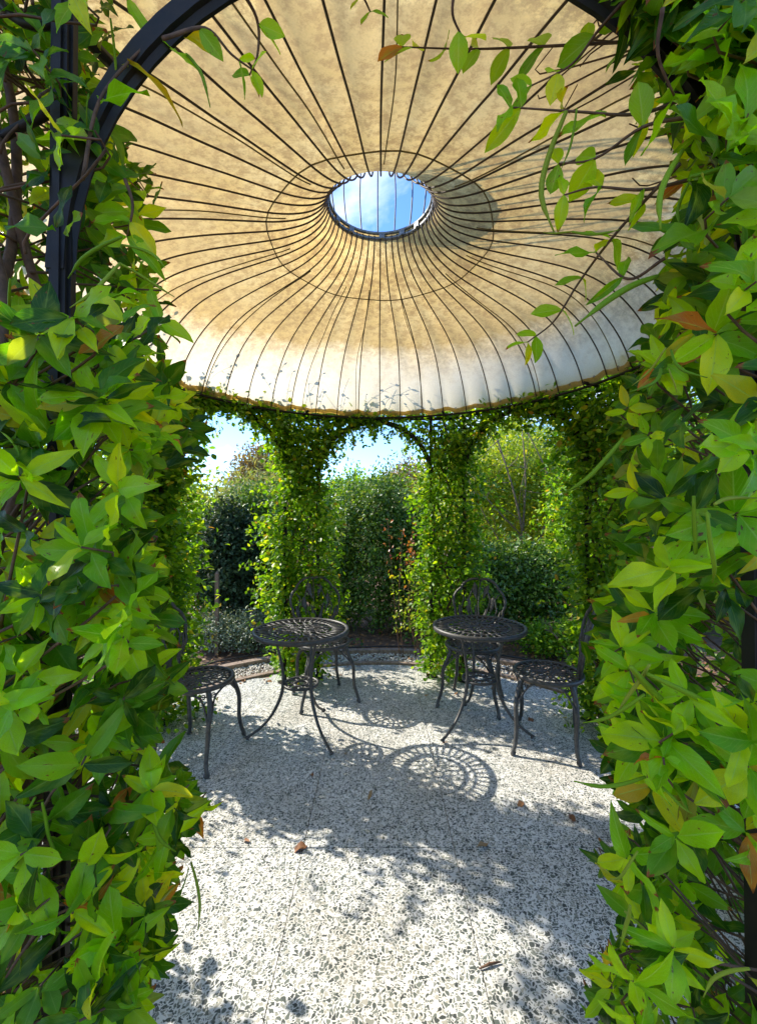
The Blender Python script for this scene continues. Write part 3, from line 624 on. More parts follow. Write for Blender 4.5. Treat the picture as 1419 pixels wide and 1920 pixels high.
def make_chair():
    t = empty('bistro_chair')
    b = MB(); openwork(b, .205, .440, 26, .022); b.build('seat', M_cast, t)
    legs = []
    for nm, (tx, ty), (fx, fy) in (('front', (.135, .125), (.180, .215)), ('back', (-.125, .115), (-.165, .185))):
        for s_ in (1, -1):
            top = np.array([tx, ty * s_, .425]); ft = np.array([fx, fy * s_, .0]); out = nrm(np.array([tx, ty * s_, 0.])[None])[0]
            path = catmull([top, top + out * .030 + [0, 0, -.07], (top * .55 + ft * .45) * [1, 1, 0] + out * .018 + [0, 0, .27], (top * .35 + ft * .65) * [1, 1, 0] + out * .002 + [0, 0, .15], ft * [1, 1, 0] - out * .012 + [0, 0, .065], ft + out * .004 + [0, 0, .022], ft + [0, 0, .010]], 4)
            k_ = len(path); rad = [.0150 - .005 * (i / k_) for i in range(k_)]; rad[-4:] = [.0125, .0165, .0185, .013]
            b = MB(); b.tube(path, rad, 8)
            side = np.array([-out[1], out[0], 0])
            for sd in (-1, 1):   # bracket arms arching out under the seat rim, with small pierced lattice
                arm = catmull([path[10] + [0, 0, 0], path[7] + side * .014 * sd, top + side * .035 * sd + [0, 0, -.055], top + side * .075 * sd - out * .012 + [0, 0, -.018], top + side * .10 * sd - out * .022 + [0, 0, -.006]], 4)
                b.tube(arm, .0058, 6)
                for i_, j_ in ((4, 5), (7, 3), (10, 2)):
                    b.tube([arm[min(i_, len(arm) - 1)], path[j_]], .0036, 5)
                c_ = top + side * .028 * sd + [0, 0, -.035]; b.tube([c_ + side * .012 * math.cos(w) + np.array([0, 0, .012 * math.sin(w)]) for w in np.linspace(0, 2 * PI, 9)[:-1]], .0034, 5, closed=True)
            b.build('leg', M_cast, t)
    # backrest: scalloped hoop narrowing to the seat, tulip stems inside
    b = MB(); hoop = []
    for w in np.linspace(-PI * .82, PI * .82, 85):
        lob = abs(math.sin(w * 3.5)) ** .8 if abs(w) < 2.2 else .0
        rr_ = .188 + .016 * lob; u = rr_ * math.sin(w); v = .262 + rr_ * math.cos(w) * .98
        hoop.append(back_pt(u, v))
    w0 = back_pt(-.075, .0); w1 = back_pt(.075, .0)
    hoop = [np.array(w0)] + [np.array(h) for h in hoop] + [np.array(w1)]
    b.tube(hoop, .0105, 8)
    for s_ in (-1, 1):
        b.tube([back_pt(s_ * u, v) for u, v in ((.02, 0.), (.045, .06), (.095, .10), (.15, .13), (.185, .20))], .0065, 6)
        b.tube([back_pt(s_ * u, v) for u, v in ((.01, 0.), (.02, .10), (.06, .20), (.085, .29), (.06, .37), (.02, .40))], .0065, 6)
        b.tube([back_pt(s_ * u, v) for u, v in ((.10, .10), (.14, .22), (.12, .30), (.15, .34))], .0055, 6)
    b.tube([back_pt(u, v) for u, v in ((0, 0.), (.006, .12), (-.008, .26), (0, .44))], .006, 6)
    for pts in ([(0, .02, .004), (-.012, .10, .022), (-.02, .19, .013), (-.03, .25, .002)], [(.0, .04, .004), (.03, .12, .020), (.05, .19, .011), (.055, .23, .002)],
                [(-.075, .17, .003), (-.085, .235, .019), (-.088, .27, .022), (-.09, .315, .002)], [(.085, .20, .003), (.10, .25, .017), (.105, .29, .019), (.112, .33, .002)],
                [(-.02, .29, .003), (-.035, .35, .022), (-.04, .38, .024), (-.045, .425, .003)], [(.03, .30, .003), (.045, .35, .018), (.055, .38, .020), (.066, .41, .002)],
                [(-.13, .13, .003), (-.145, .18, .014), (-.15, .22, .012), (-.155, .25, .002)], [(.13, .10, .003), (.15, .15, .012), (.16, .19, .010), (.165, .22, .002)]):
        lens(b, pts)
    b.build('backrest', M_cast, t)
    return t
tab = make_table(); ch0 = make_chair()
def put(o, x, y, rz, label, cat, group):
    o.location = (x, y, 0); o.rotation_euler = (0, 0, R(rz)); tag(o, label, cat, group); return o
put(tab, -.487, 2.715, 192, 'round black openwork table on the left, standing fully in shade', 'table', 'black cast metal bistro tables')
put(copy_tree(tab), .655, 2.80, 215, 'round black openwork table on the right, beside the sunlit patch of floor', 'table', 'black cast metal bistro tables')
put(ch0, -1.055, 2.515, -8, 'black openwork chair half hidden behind the big leaves on the left', 'chair', 'black cast metal bistro chairs')
put(copy_tree(ch0), -.42, 3.27, -65, 'black openwork chair behind the left table with its scalloped round back against green vine', 'chair', 'black cast metal bistro chairs')
put(copy_tree(ch0), .70, 3.19, -115, 'black openwork chair behind the right table, its back in front of the dark hedge', 'chair', 'black cast metal bistro chairs')
put(copy_tree(ch0), 1.03, 2.62, 157, 'black openwork chair right of both tables with its feet in the sun patch', 'chair', 'black cast metal bistro chairs')

# little pot at the foot of the near left post
b = MB(); b.lathe([(0, 0), (.032, 0), (.040, .006), (.046, .05), (.044, .085), (.050, .092), (.050, .10), (.042, .10), (.038, .06), (.0, .05)], 24); o = b.build('plant_pot', M_pot); o.location = (-.80, 1.13, 0.001); tag(o, 'small pale green glazed pot standing at the foot of the left post', 'pot')

# fallen leaves, one object each
FL = [(587, 1455, .038, 20, 'small orange-brown dry leaf below the front foot of the left table'), (690, 1498, .040, -20, 'brown dry leaf lying alone near the middle of the floor'),
      (578, 1582, .062, 110, 'large tan curled dry leaf on a slab joint left of centre'), (470, 1575, .034, 60, 'small reddish dry leaf on the floor next to the left foliage'),
      (915, 1577, .055, 120, 'large brown oval dry leaf in shade right of centre'), (978, 1500, .045, 140, 'thin orange dry leaf inside the bright sun patch'),
      (1065, 1524, .050, 175, 'long brown dry leaf at the lower edge of the sun patch'), (1035, 1420, .032, 150, 'tiny yellow dry leaf in the sun below the right chair'),
      (648, 1413, .028, 0, 'tiny dry leaf beside the right foot of the left table'), (803, 1303, .030, 90, 'small upright brown dry leaf left of the right table'),
      (855, 1298, .050, 160, 'crumpled red-brown dry leaf under the chair behind the right table'), (995, 1345, .060, 150, 'pale brown dry leaf under the right chair'),
      (457, 1279, .055, 10, 'red-brown dry leaf by the floor edge left of the left table'), (408, 1314, .030, 0, 'small red dry leaf beside the left chair'),
      (197, 1527, .045, 10, 'tan dry leaf on the floor behind the left post'), (838, 1391, .028, 80, 'small brown dry leaf at the foot of the right table'), (500, 1275, .045, 170, 'pale dry leaf on the floor left of the left table near the edging'), (925, 1290, .04, 60, 'dark dry leaf under the back of the right table')]
dead_me = [tmpl_mesh('dry_leaf', leaf_tmpl(6, 4, w, b_, f_, t_, .8, 1.0, s_), M_leaf_dead) for w, b_, f_, t_, s_ in ((.45, .25, .5, .3, 0), (.36, -.3, .6, -.3, 2), (.52, .35, .3, .2, 4))]
for i, (px, py, s_, rz, lab) in enumerate(FL):
    x, y = on_floor(px, py); o = link('fallen_leaf', dead_me[i % 3], loc=(x, y, .006), rot=(R(rng.uniform(-8, 8)), R(rng.uniform(-8, 8)), R(rz)), scale=(s_ * 1.25,) * 3); tag(o, lab, 'leaf', 'dry leaves fallen on the terrazzo floor')
b = MB(); x, y = on_floor(915, 1800); b.tube([(x - .035, y - .012, .004), (x, y, .006), (x + .035, y + .008, .004)], [.002, .0045, .002], 6); o = b.build('fallen_twig', M_bark); tag(o, 'short grey-brown twig lying on the sunlit floor in the right foreground', 'twig')

# ================================================================== VINES ON THE FRAME
def world_v(k): return VTX[k % 8] + np.array([CX, CY])
def prof(tbl, y):
    ys = [a_ for a_, _ in tbl]; xs = [b_ for _, b_ in tbl]; return np.interp(y, ys, xs)
# how far the big foliage reaches into the opening at each height (photo rows), used to shape it
LEFT_EDGE = [(-400, 250), (0, 250), (100, 190), (170, 190), (230, 275), (330, 300), (420, 315), (560, 325), (640, 330), (700, 385), (760, 440), (830, 415), (900, 320), (1000, 310), (1070, 310), (1130, 390), (1200, 325), (1290, 370), (1360, 340), (1430, 330), (1500, 425), (1560, 410), (1620, 340), (1720, 375), (1800, 350), (1870, 290), (1960, 270), (2300, 230)]
RIGHT_EDGE = [(-400, 1160), (0, 1160), (100, 1180), (200, 1230), (330, 1230), (420, 1215), (500, 1220), (560, 1190), (640, 1165), (700, 1140), (760, 1108), (840, 1130), (900, 1120), (950, 1115), (1020, 1125), (1110, 1120), (1190, 1090), (1250, 1105), (1330, 1120), (1400, 1090), (1450, 1110), (1560, 1130), (1620, 1080), (1680, 1140), (1730, 1150), (1800, 1085), (1870, 1080), (1960, 1090), (2300, 1120)]

def whorl(tip, axis, n, size, spread=(50, 88), droop=.12):
    """leaves round a shoot tip -> list of (p, dir, normal, size)"""
    axis = axis / np.linalg.norm(axis); a = nrm(np.cross(axis, rng.normal(size=3))[None])[0]; b = np.cross(axis, a); out = []
    w0 = rng.uniform(0, 6.28)
    for i in range(n):
        w = w0 + i * 2.3999 + rng.normal() * .15 if n > 5 else w0 + 2 * PI * i / n + rng.normal() * .22
        op = R(rng.uniform(*spread)); rad = a * math.cos(w) + b * math.sin(w)
        d = axis * math.cos(op) + rad * math.sin(op); d = d + np.array([0, 0, -droop]) * rng.uniform(.2, 1.8)
        nn = axis * math.sin(op) - rad * math.cos(op) + rng.normal(size=3) * .18
        back = axis * -.012 * (i // 3)
        out.append((tip + back + rad * .002, d / np.linalg.norm(d), nn, size * rng.uniform(.72, 1.18)))
    return out

def near_vine(name, vk, side, label, tips_fn, n_tips, n_fill, edge):
    base = world_v(vk); t = empty(name, (base[0], base[1], 0)); tag(t, label, 'climbing vine', 'big-leaved climbing vines on the near posts')
    off = np.array([base[0], base[1], 0.0])
    # main stems
    for s in range(6):
        a_ = rng.uniform(0, 6.28); pts = []
        for i in range(15):
            z = i / 14 * rng.uniform(2.25, 2.35) + .0; r_ = .07 + .05 * math.sin(i * .8 + s)
            pts.append((r_ * math.cos(a_ + i * .35), r_ * math.sin(a_ + i * .35) * .8, z))
        b = MB(); b.tube(catmull(pts, 3), [.010 - .0035 * i / 43 for i in range(43)], 6); b.build('stem', M_bark, t)
    LV, tw = [], MB()
    for _ in range(n_tips):
        tip, ax, n, sz = tips_fn()
        if tip is None: continue
        new = rng.random() < (.70 if tip[1] < .74 else .30)  # bright leaf copy mostly up front, shade-dark copy mostly deeper in
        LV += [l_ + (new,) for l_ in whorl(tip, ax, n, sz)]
        if rng.random() < .65:
            for k in range(int(rng.integers(1, 3))):
                q = tip - ax * (.035 + .03 * k) ; LV += [l_ + (False,) for l_ in whorl(q, ax, 2, sz * 1.1, (55, 95))]
        if rng.random() < .45: continue
        core = np.array([base[0] + rng.normal() * .07, base[1] + rng.normal() * .07, max(.05, tip[2] - rng.uniform(.05, .35))])
        mid = (tip * .5 + core * .5) + [0, 0, rng.uniform(-.02, .06)]
        if rng.random() < .6: core = mid + (core - mid) * .15
        pts = catmull([core, mid, tip - ax * .045, tip], 3)
        tw.tube([p - off for p in pts], [.0024 - .0012 * i / (len(pts) - 1) for i in range(len(pts))], 5)
    tw.build('twigs', M_bark, t)['kind'] = 'stuff'
    P = np.array([l[0] for l in LV]); D = np.array([l[1] for l in LV]); Nn = np.array([l[2] for l in LV]); S = np.array([l[3] for l in LV]); NW = np.array([l[4] for l in LV])
    # keep leaves out of the lens and inside the outline of the mass
    C = P + D * S[:, None] * .5; T_ = P + D * S[:, None]
    px, py = to_px(T_); e = prof(edge, py); dist = np.linalg.norm(C - [0, 0, CAM_H], axis=1)
    ok = (dist > .34) & (T_[:, 1] > .22) & (T_[:, 2] > .01) & (P[:, 2] > .01) & ((px < e + 12) if side < 0 else (px > e - 12))
    # leave the bare iron post of the left column visible where the photo shows it
    if side < 0:
        cx_, cy_ = to_px(C); band = (cx_ > 70) & (cx_ < 160) & (C[:, 1] < .60)
        bare = ((cy_ > 640) & (cy_ < 790)) | ((cy_ > 1180) & (cy_ < 1330)) | (cy_ > 1440) | ((cy_ > 380) & (cy_ < 560))
        ok &= ~(band & bare & (rng.random(len(C)) < .74))
        # and the arch itself
        ra = np.hypot(cx_ - 790, (cy_ - 600)); ok &= ~((cy_ < 330) & (np.abs(ra - 672) < 45) & (C[:, 1] < .60) & (rng.random(len(C)) < .85))
    P, D, Nn, S, C, NW = P[ok], D[ok], Nn[ok], S[ok], C[ok], NW[ok]
    # the leaves that show largest become parts of their own
    cx_, cy_ = to_px(C); dist = np.linalg.norm(C - [0, 0, CAM_H], axis=1); view = nrm(np.array([0, 0, CAM_H]) - C)
    X_, Y_, Z_ = frames(D, Nn); facing = np.abs(np.sum(Z_ * view, 1)) * .8 + .2
    inside = (cx_ > -10) & (cx_ < 1430) & (cy_ > -10) & (cy_ < 1930)
    cover = np.array([np.sum((np.hypot(cx_ - cx_[i], cy_ - cy_[i]) < 24) & (dist < dist[i] - .01)) for i in range(len(C))])
    score = (S / dist) ** 2 * facing / (1 + cover * 1.6) * inside
    top = np.argsort(-score)[:300]; rest = np.setdiff1d(np.arange(len(C)), top)
    for i in top: single_leaf('leaf', (LEAF_ME if NW[i] else LEAF_SHADE_ME)[rng.integers(0, len(LEAF_ME))], t, P[i] - off, D[i], Nn[i], S[i])
    for nm_, mt_, sel in (('foliage', M_leaf, NW[rest]), ('shade_foliage', M_leaf_shade, ~NW[rest])):
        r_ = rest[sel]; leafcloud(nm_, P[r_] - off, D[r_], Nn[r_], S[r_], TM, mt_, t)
    return t, off

def tip_left():
    if rng.random() < .20:
        Y = rng.uniform(.45, .555); z = rng.uniform(.4, 1.62); X = (rng.uniform(-20, 240) - PX0) / FPX * Y
        return np.array([X, Y, z]), nrm(np.array([[rng.normal() * .4 + .1, -.8, .25 + rng.normal() * .3]]))[0], int(rng.integers(4, 7)), rng.uniform(.046, .070)
    z = rng.uniform(.02, 2.5); Y = rng.uniform(.50, 1.08); 
    px_e = prof(LEFT_EDGE, YH - (z - CAM_H) / Y * FPX) - 75 * .65 / Y
    if rng.random() < .42: px = px_e - abs(rng.normal()) * 55
    else: px = rng.uniform(-220, max(px_e, 40))
    X = (px - PX0) / FPX * Y
    ax = np.array([rng.normal() * .5 + (.35 if px > 120 else -.25), -.75 + rng.normal() * .35, .25 + rng.normal() * .35])
    return np.array([X, Y, z]), nrm(ax[None])[0], int(rng.integers(4, 8)), rng.uniform(.038, .068)
def tip_right():
    q_ = rng.random()
    if q_ > .92:
        z = rng.uniform(0.1, 2.3); Y = rng.uniform(.46, .56); return np.array([(rng.uniform(1370, 1500) - PX0) / FPX * Y, Y, z]), nrm(np.array([[rng.normal() * .4 - .3, -.8, .3]]))[0], 6, rng.uniform(.05, .075)
    if q_ > .84:
        z, Y = rng.uniform(.15, 1.25), rng.uniform(.58, 1.0); px = prof(RIGHT_EDGE, YH - (z - CAM_H) / Y * FPX) + 60 * .65 / Y + abs(rng.normal()) * 50
        return np.array([(px - PX0) / FPX * Y, Y, z]), nrm(np.array([[rng.normal() * .4 - .6, -.6, .2 + rng.normal() * .3]]))[0], 6, rng.uniform(.045, .072)
    if q_ > .74:
        w_ = R(rng.uniform(2, 62)); r_ = .49 + rng.uniform(-.03, .10); return np.array([.055 + r_ * math.cos(w_), rng.uniform(.50, .57), 1.715 + r_ * math.sin(w_)]), nrm(np.array([[rng.normal() * .5 - .2, -.8, rng.normal() * .5]]))[0], 6, rng.uniform(.046, .075)
    if q_ < .22:
        X, Y, z = rng.uniform(.30, 1.2), rng.uniform(.45, .95), rng.uniform(2.1, 2.6)
        if math.hypot(X - .05, z - 1.715) < .56: X = X + .35
        return np.array([X, Y, z]), nrm(np.array([[rng.normal() * .5 - .3, -.4 + rng.normal() * .4, rng.normal() * .5]]))[0], int(rng.integers(4, 8)), rng.uniform(.038, .068)
    z = rng.uniform(.02, 2.6); Y = rng.uniform(.50, 1.10)
    px_e = prof(RIGHT_EDGE, YH - (z - CAM_H) / Y * FPX) + 75 * .65 / Y
    if rng.random() < .42: px = px_e + abs(rng.normal()) * 60
    else: px = rng.uniform(min(px_e, 1380), 1640)
    X = (px - PX0) / FPX * Y
    ax = np.array([rng.normal() * .45 - .55, -.7 + rng.normal() * .35, .22 + rng.normal() * .35])
    return np.array([X, Y, z]), nrm(ax[None])[0], int(rng.integers(4, 8)), rng.uniform(.038, .068)
vineL, offL = near_vine('climbing_vine', 0, -1, 'big glossy yellow-green vine over the near iron post on the left', tip_left, 660, 0, LEFT_EDGE)
vineR, offR = near_vine('climbing_vine', 1, 1, 'big glossy green vine mass filling the right edge, darker at its upper right', tip_right, 880, 0, RIGHT_EDGE)

n = 3600; Pf = np.c_[rng.uniform(.62, 1.55, n), rng.uniform(.75, 1.7, n), .1 + 2.55 * rng.random(n) ** .7]; kf = np.hypot(Pf[:, 0] - CX, Pf[:, 1] - CY) > 1.40; Pf = Pf[kf]; n = len(Pf)
leafcloud('shade_foliage', Pf - offR, nrm(rdir(n) + [-.3, -.3, 0]), rdir(n) + [-.2, -.3, .7], rng.uniform(.05, .08, n), TM[:3], M_leaf_shade, vineR)  # backing leaves in the shade-dark colour, added to darken the right mass
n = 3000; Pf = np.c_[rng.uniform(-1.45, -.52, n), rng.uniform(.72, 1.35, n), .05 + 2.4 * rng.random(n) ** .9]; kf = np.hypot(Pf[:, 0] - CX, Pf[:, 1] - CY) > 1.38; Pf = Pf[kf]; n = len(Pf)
leafcloud('shade_foliage', Pf - offL, nrm(rdir(n) + [.3, -.3, 0]), rdir(n) + [.2, -.3, .7], rng.uniform(.05, .08, n), TM[:3], M_leaf_shade, vineL)  # same shade-dark leaves filling the gaps behind the left mass
# pods: long paired seed pods hanging among the leaves
def pod_mesh(L, bend, r):
    pts = catmull([(0, 0, 0), (bend * 1.1, L * .33, bend * .5), (bend * 1.3, L * .66, bend * .8), (bend * .2, L, 0)], 3); n = len(pts)
    b = MB(); b.tube(pts, [r * (.35 + .65 * math.sin(PI * min(1, .12 + .8 * i / (n - 1))) ** .7) * (1 if i < n - 2 else .5) for i in range(n)], 6); return b.mesh('pod', M_pod)
POD = [pod_mesh(1, .05, .026), pod_mesh(1, -.07, .031), pod_mesh(1, .10, .025)]
def pod(parent, off, a, b_):
    a, b_ = np.array(a), np.array(b_); d = b_ - a; L = np.linalg.norm(d)
    single_leaf('pod', POD[rng.integers(0, 3)], parent, a - off, d / L, rdir(1)[0], L)
for (x0, y0, x1, y1, Y) in [(1168, 822, 1055, 926, .56), (1075, 430, 1020, 432, .60), (1075, 430, 1165, 425, .60), (1085, 195, 1055, 310, .58), (1065, 200, 1045, 430, .62), (1285, 275, 1245, 425, .52), (1300, 330, 1280, 420, .55), (1300, 325, 1410, 278, .5), (1235, 515, 1080, 612, .55),
                            (1240, 690, 1180, 735, .5), (1255, 690, 1270, 735, .5), (1260, 655, 1330, 705, .5), (1250, 650, 1185, 722, .5), (1340, 945, 1419, 935, .45), (1180, 1250, 1340, 1368, .48), (1210, 1262, 1375, 1362, .50), (1215, 1245, 1150, 1338, .5), (1205, 1300, 1090, 1352, .52), (1205, 1453, 1072, 1459, .52), (1175, 1690, 1155, 1770, .5),
                            (1165, 1700, 1235, 1810, .56), (1325, 960, 1335, 1090, .46), (1300, 930, 1300, 1060, .5), (1230, 1465, 1290, 1520, .5), (1395, 1805, 1310, 1860, .48), (1190, 1590, 1140, 1640, .55)]:
    pod(vineR, offR, at(x0, y0, Y), at(x1, y1, Y + rng.uniform(-.05, .05)))
for (x0, y0, x1, y1, Y) in [(225, 440, 125, 520, .50), (222, 490, 128, 575, .50), (222, 490, 325, 555, .52), (225, 455, 305, 500, .55), (200, 20, 215, 160, .55), (35, 850, 0, 810, .5), (30, 835, 58, 915, .5), (175, 1120, 210, 1140, .52), (165, 1080, 110, 1112, .5), (85, 1500, 118, 1610, .48), (72, 1490, 62, 1600, .5), (285, 1500, 335, 1590, .55), (362, 1610, 375, 1735, .62), (358, 1620, 333, 1682, .62), (300, 1330, 320, 1300, .6), (345, 90, 392, 195, .6),
                            (60, 530, 110, 590, .5), (15, 520, 10, 590, .5), (160, 165, 158, 235, .52), (305, 1250, 325, 1275, .62), (240, 1235, 170, 1240, .55)]:
    pod(vineL, offL, at(x0, y0, Y), at(x1, y1, Y + rng.uniform(-.05, .05)))

# shoots hanging into the opening under the arch
def shoot(parent, off, pts, r0=.0028, size=.05, step=.05, me=None, round_=False, seed=0):
    path = catmull(pts, 6); b = MB(); n = len(path); b.tube([p - off for p in path], [r0 * (1 - .6 * i / n) for i in range(n)], 5); b.build('shoot', M_bark, parent)
    acc = 0; side = 1
    for i in range(1, n):
        seg = np.linalg.norm(path[i] - path[i - 1]); acc += seg
        if acc >= step or i == n - 1:
            acc = 0; tn = nrm((path[i] - path[i - 1])[None])[0]
            for s_ in (1, -1):
                if rng.random() < .12: continue
                sd = np.cross(tn, [0, -1, 0]) * s_ + tn * .5 + rng.normal(size=3) * .28; d = nrm(sd[None])[0]
                single_leaf('leaf', (RND_ME if round_ else LEAF_ME)[rng.integers(0, len(RND_ME if round_ else LEAF_ME))], parent, path[i] - off, d, np.array([0, -.8, .5]) + rng.normal(size=3) * .4, size * rng.uniform(.7, 1.15))
RND_ME = [tmpl_mesh('leaf', leaf_tmpl(6, 4, w, b_, f_, t_, .2, 1.0, 0), M_leaf) for w, b_, f_, t_ in ((.60, .15, .2, .1), (.66, .25, .15, -.15), (.52, .1, .25, .2))]
SH = [([at(1270, 60, .62), at(1150, 68, .66), at(1000, 76, .70), at(880, 80, .74), at(755, 76, .78)], .052, True), ([at(1300, 170, .58), at(1200, 205, .60), at(1080, 200, .62), at(960, 192, .64)], .062, False),
      ([at(1300, 330, .58), at(1210, 350, .6), at(1120, 345, .62), at(1060, 360, .63)], .055, False), ([at(1280, 300, .56), at(1200, 385, .62), at(1140, 455, .66), at(1085, 530, .7), at(1040, 600, .72), at(990, 640, .74)], .050, True),
      ([at(1300, 210, .56), at(1210, 230, .58), at(1120, 290, .62), at(1050, 300, .64)], .055, True), ([at(1200, -40, .56), at(1130, 40, .6), at(1075, 110, .62), at(1000, 150, .65)], .055, True),
      ([at(1250, 480, .6), at(1180, 520, .63), at(1120, 470, .66)], .06, False), ([at(860, -60, .6), at(850, 10, .62), at(870, 60, .64)], .045, True), ([at(1250, 0, .5), at(1240, 90, .52), at(1270, 170, .54)], .07, False)]
for pts, sz, rd in SH: shoot(vineR, offR, pts, size=sz, round_=rd, step=.052)
SHL = [([at(430, -60, .55), at(478, 20, .6), at(480, 90, .62), at(465, 130, .63)], .036, True), ([at(300, 60, .55), at(380, 40, .58), at(430, 90, .6), at(470, 120, .62)], .040, True), ([at(150, 330, .55), at(180, 180, .56), at(260, 80, .58), at(320, 40, .6)], .07, False),
       ([at(60, 640, .6), at(150, 610, .6), at(230, 640, .62), at(300, 600, .64)], .06, False), ([at(230, 330, .6), at(245, 380, .6), at(235, 440, .61)], .06, False)]
for pts, sz, rd in SHL: shoot(vineL, offL, pts, size=sz, round_=rd, step=.055)
shoot(vineL, offL, [at(640, -90, .66), at(676, -30, .66), at(694, 8, .66)], size=.035, round_=True, step=.03)

# ------------------------------------------------------------------ small-leaved vines on the other posts and along the ring
def mid_vine(vk, label, wid, n_col, n_ring, cols=M_leaf_mid, bare_top=0.0, lean=0.0, size=(.030, .052), shift=0.0, shade_drape=None, densL=1.0, densR=1.0, singles=True):
    base = world_v(vk); t = empty('climbing_vine', (base[0], base[1], 0)); tag(t, label, 'climbing vine', 'small-leaved vines on the far posts')
    off = np.array([base[0], base[1], 0.0]); th = math.atan2(base[0] - CX, -(base[1] - CY)); tan = np.array([math.cos(th), math.sin(th), 0]); rad = np.array([math.sin(th), -math.cos(th), 0])
    u_a = np.append(world_v(vk + 1) - base, 0); u_a /= np.linalg.norm(u_a); u_b = np.append(base - world_v(vk - 1), 0); u_b /= np.linalg.norm(u_b)
    for s in range(5):
        a_ = rng.uniform(0, 6.28); pts = []
        for i in range(12):
            q = tan * (.13 * math.sin(i * .6 + s * 1.3)) + rad * (.05 * math.cos(i * .9 + s)); pts.append((q[0], q[1], i / 11 * 2.2))
        b = MB(); b.tube(catmull(pts, 2), [.011 - .005 * i / 23 for i in range(23)], 5); b.build('stem', M_bark, t)
    # column: clumps round short laterals give light and dark masses
    nc = n_col // 14; z = rng.uniform(.03, 2.15, nc) ** 1.0
    w = wid * (.92 + .34 * np.sin(z * 3.1 + vk) + .22 * np.sin(z * 8 + 2 * vk)) * (1 + .5 * np.clip(z - 1.6, 0, 1)); u = np.where(rng.random(nc) < .5, rng.normal(size=nc) * .5, rng.uniform(-1.05, 1.05, nc)); u = np.clip(u, -1.15, 1.15)
    v_ = rng.normal(size=nc) * .55; cc = tan[None] * (u * w + shift)[:, None] + rad[None] * (v_ * wid * .85)[:, None] + np.c_[np.zeros(nc), np.zeros(nc), z] + tan[None] * (lean * (z - 1))[:, None]
    pa = u_a * .155; pb = -u_b * .155; zc_ = rng.uniform(.1, 2.15, nc // 4); sel_ = rng.random(nc // 4) < .5   # clumps hugging the two bare posts
    cc = np.concatenate([cc, np.where(sel_[:, None], pa[None], pb[None]) * [1, 1, 0] + np.c_[rng.normal(size=(nc // 4, 2)) * .035, zc_] - rad[None] * .04]); nc = len(cc)
    P = (cc[:, None, :] + rng.normal(size=(nc, 14, 3)) * rng.uniform(.018, .062, (nc, 1, 1)) * [1, 1, 1.3]).reshape(-1, 3); outv = nrm(np.repeat(cc * [1, 1, 0], 14, 0) + 1e-4)
    # spandrels and ring: foliage along the beam and down over the arch haunches
    QP = []
    for sgn, dens in ((1, densR), (-1, densL)):
        vn = world_v((vk + sgn)); L = np.linalg.norm(vn - base); uu = (vn - base) / L; m_ = int(n_ring * dens); s_ = rng.beta(1.0, 1.5, m_) * .52 * L
        # height of arch underside at this distance from the column
        xa = np.clip((L / 2 - s_), 0, AR); za = ZS + np.sqrt(np.maximum(AR * AR - xa * xa, 0)); za = np.where(s_ < .155, ZS - .05, za)
        zz = za - .03 + (ZB + .06 - za) * rng.random(m_) ** .75 + rng.normal(size=m_) * .03; zz = np.where(rng.random(m_) < .25, ZB + np.abs(rng.normal(size=m_)) * .05, zz)
        q = np.c_[uu[0] * s_, uu[1] * s_, zz] + rng.normal(size=(m_, 3)) * [.05, .05, .012]; QP.append(q)
    if shade_drape:  # extra hanging leaves, added out of view to cast shade on the floor
        sgn, s0, s1, z0, z1, m_ = shade_drape; vn = world_v(vk + sgn); L = np.linalg.norm(vn - base); uu = (vn - base) / L; s_ = rng.uniform(s0, s1, m_); zz = z0 + .10 * np.sin(s_ * 14) + (z1 - z0) * rng.random(m_) ** .8
        QP.append(np.c_[uu[0] * s_, uu[1] * s_, zz] + rng.normal(size=(m_, 3)) * [.05, .05, .02])
    Q = np.concatenate(QP); P = np.concatenate([P, Q]); outv = np.concatenate([outv, nrm(rng.normal(size=(len(Q), 3)) + [0, 0, .4])])
    k = P[:, 2] > .02; P, outv = P[k], outv[k]; n = len(P)
    D = nrm(outv * .7 + rng.normal(size=(n, 3)) * .65 + [0, 0, -.15]); Nn = nrm(outv * .5 + rng.normal(size=(n, 3)) * .5 + [0, 0, .7]); S = rng.uniform(*size, n)
    # trailing shoots standing up past the beam against the cloth, and side sprays
    sb = MB(); SP, SD = [], []
    for _ in range(16):
        sg = rng.choice([-1, 1]); vn = world_v(vk + sg); uu = (vn - base); s_ = rng.uniform(0, .5); p0 = np.array([uu[0] * s_, uu[1] * s_, ZB + .02]); h_ = rng.uniform(.10, .42)
        inw = -rad * rng.uniform(.05, .5) + np.array([rng.normal() * .15, rng.normal() * .1, 1.0])
        pts = catmull([p0, p0 + inw * h_ * .5 + rng.normal(size=3) * .02, p0 + inw * h_ + rng.normal(size=3) * .04], 5); sb.tube(pts, .0016, 4)
        for i in range(2, len(pts), 2):
            for _s in (1, -1):
                if rng.random() < .7: SP.append(pts[i]); SD.append(rng.normal(size=3) * .6 + [_s * .7, 0, .5])
    for _ in range(34):   # sprigs drooping off the arches
        sg = rng.choice([-1, 1]); vn = world_v(vk + sg); L = np.linalg.norm(vn - base); uu = (vn - base) / L; w_ = rng.uniform(.25, 1.65); x_ = L / 2 - AR * math.cos(w_); p0 = np.array([uu[0] * x_, uu[1] * x_, ZS + AR * math.sin(w_)])
        h_ = rng.uniform(.05, .22); e = p0 + np.array([rng.normal() * .06, rng.normal() * .06, -h_]); pts = catmull([p0, (p0 + e) / 2 + rng.normal(size=3) * .025, e], 4); sb.tube(pts, .0014, 4)
        for i in range(1, len(pts)):
            for _s in range(3): SP.append(pts[i] + rng.normal(size=3) * .012); SD.append(rng.normal(size=3) * .7 + [0, 0, -.4])
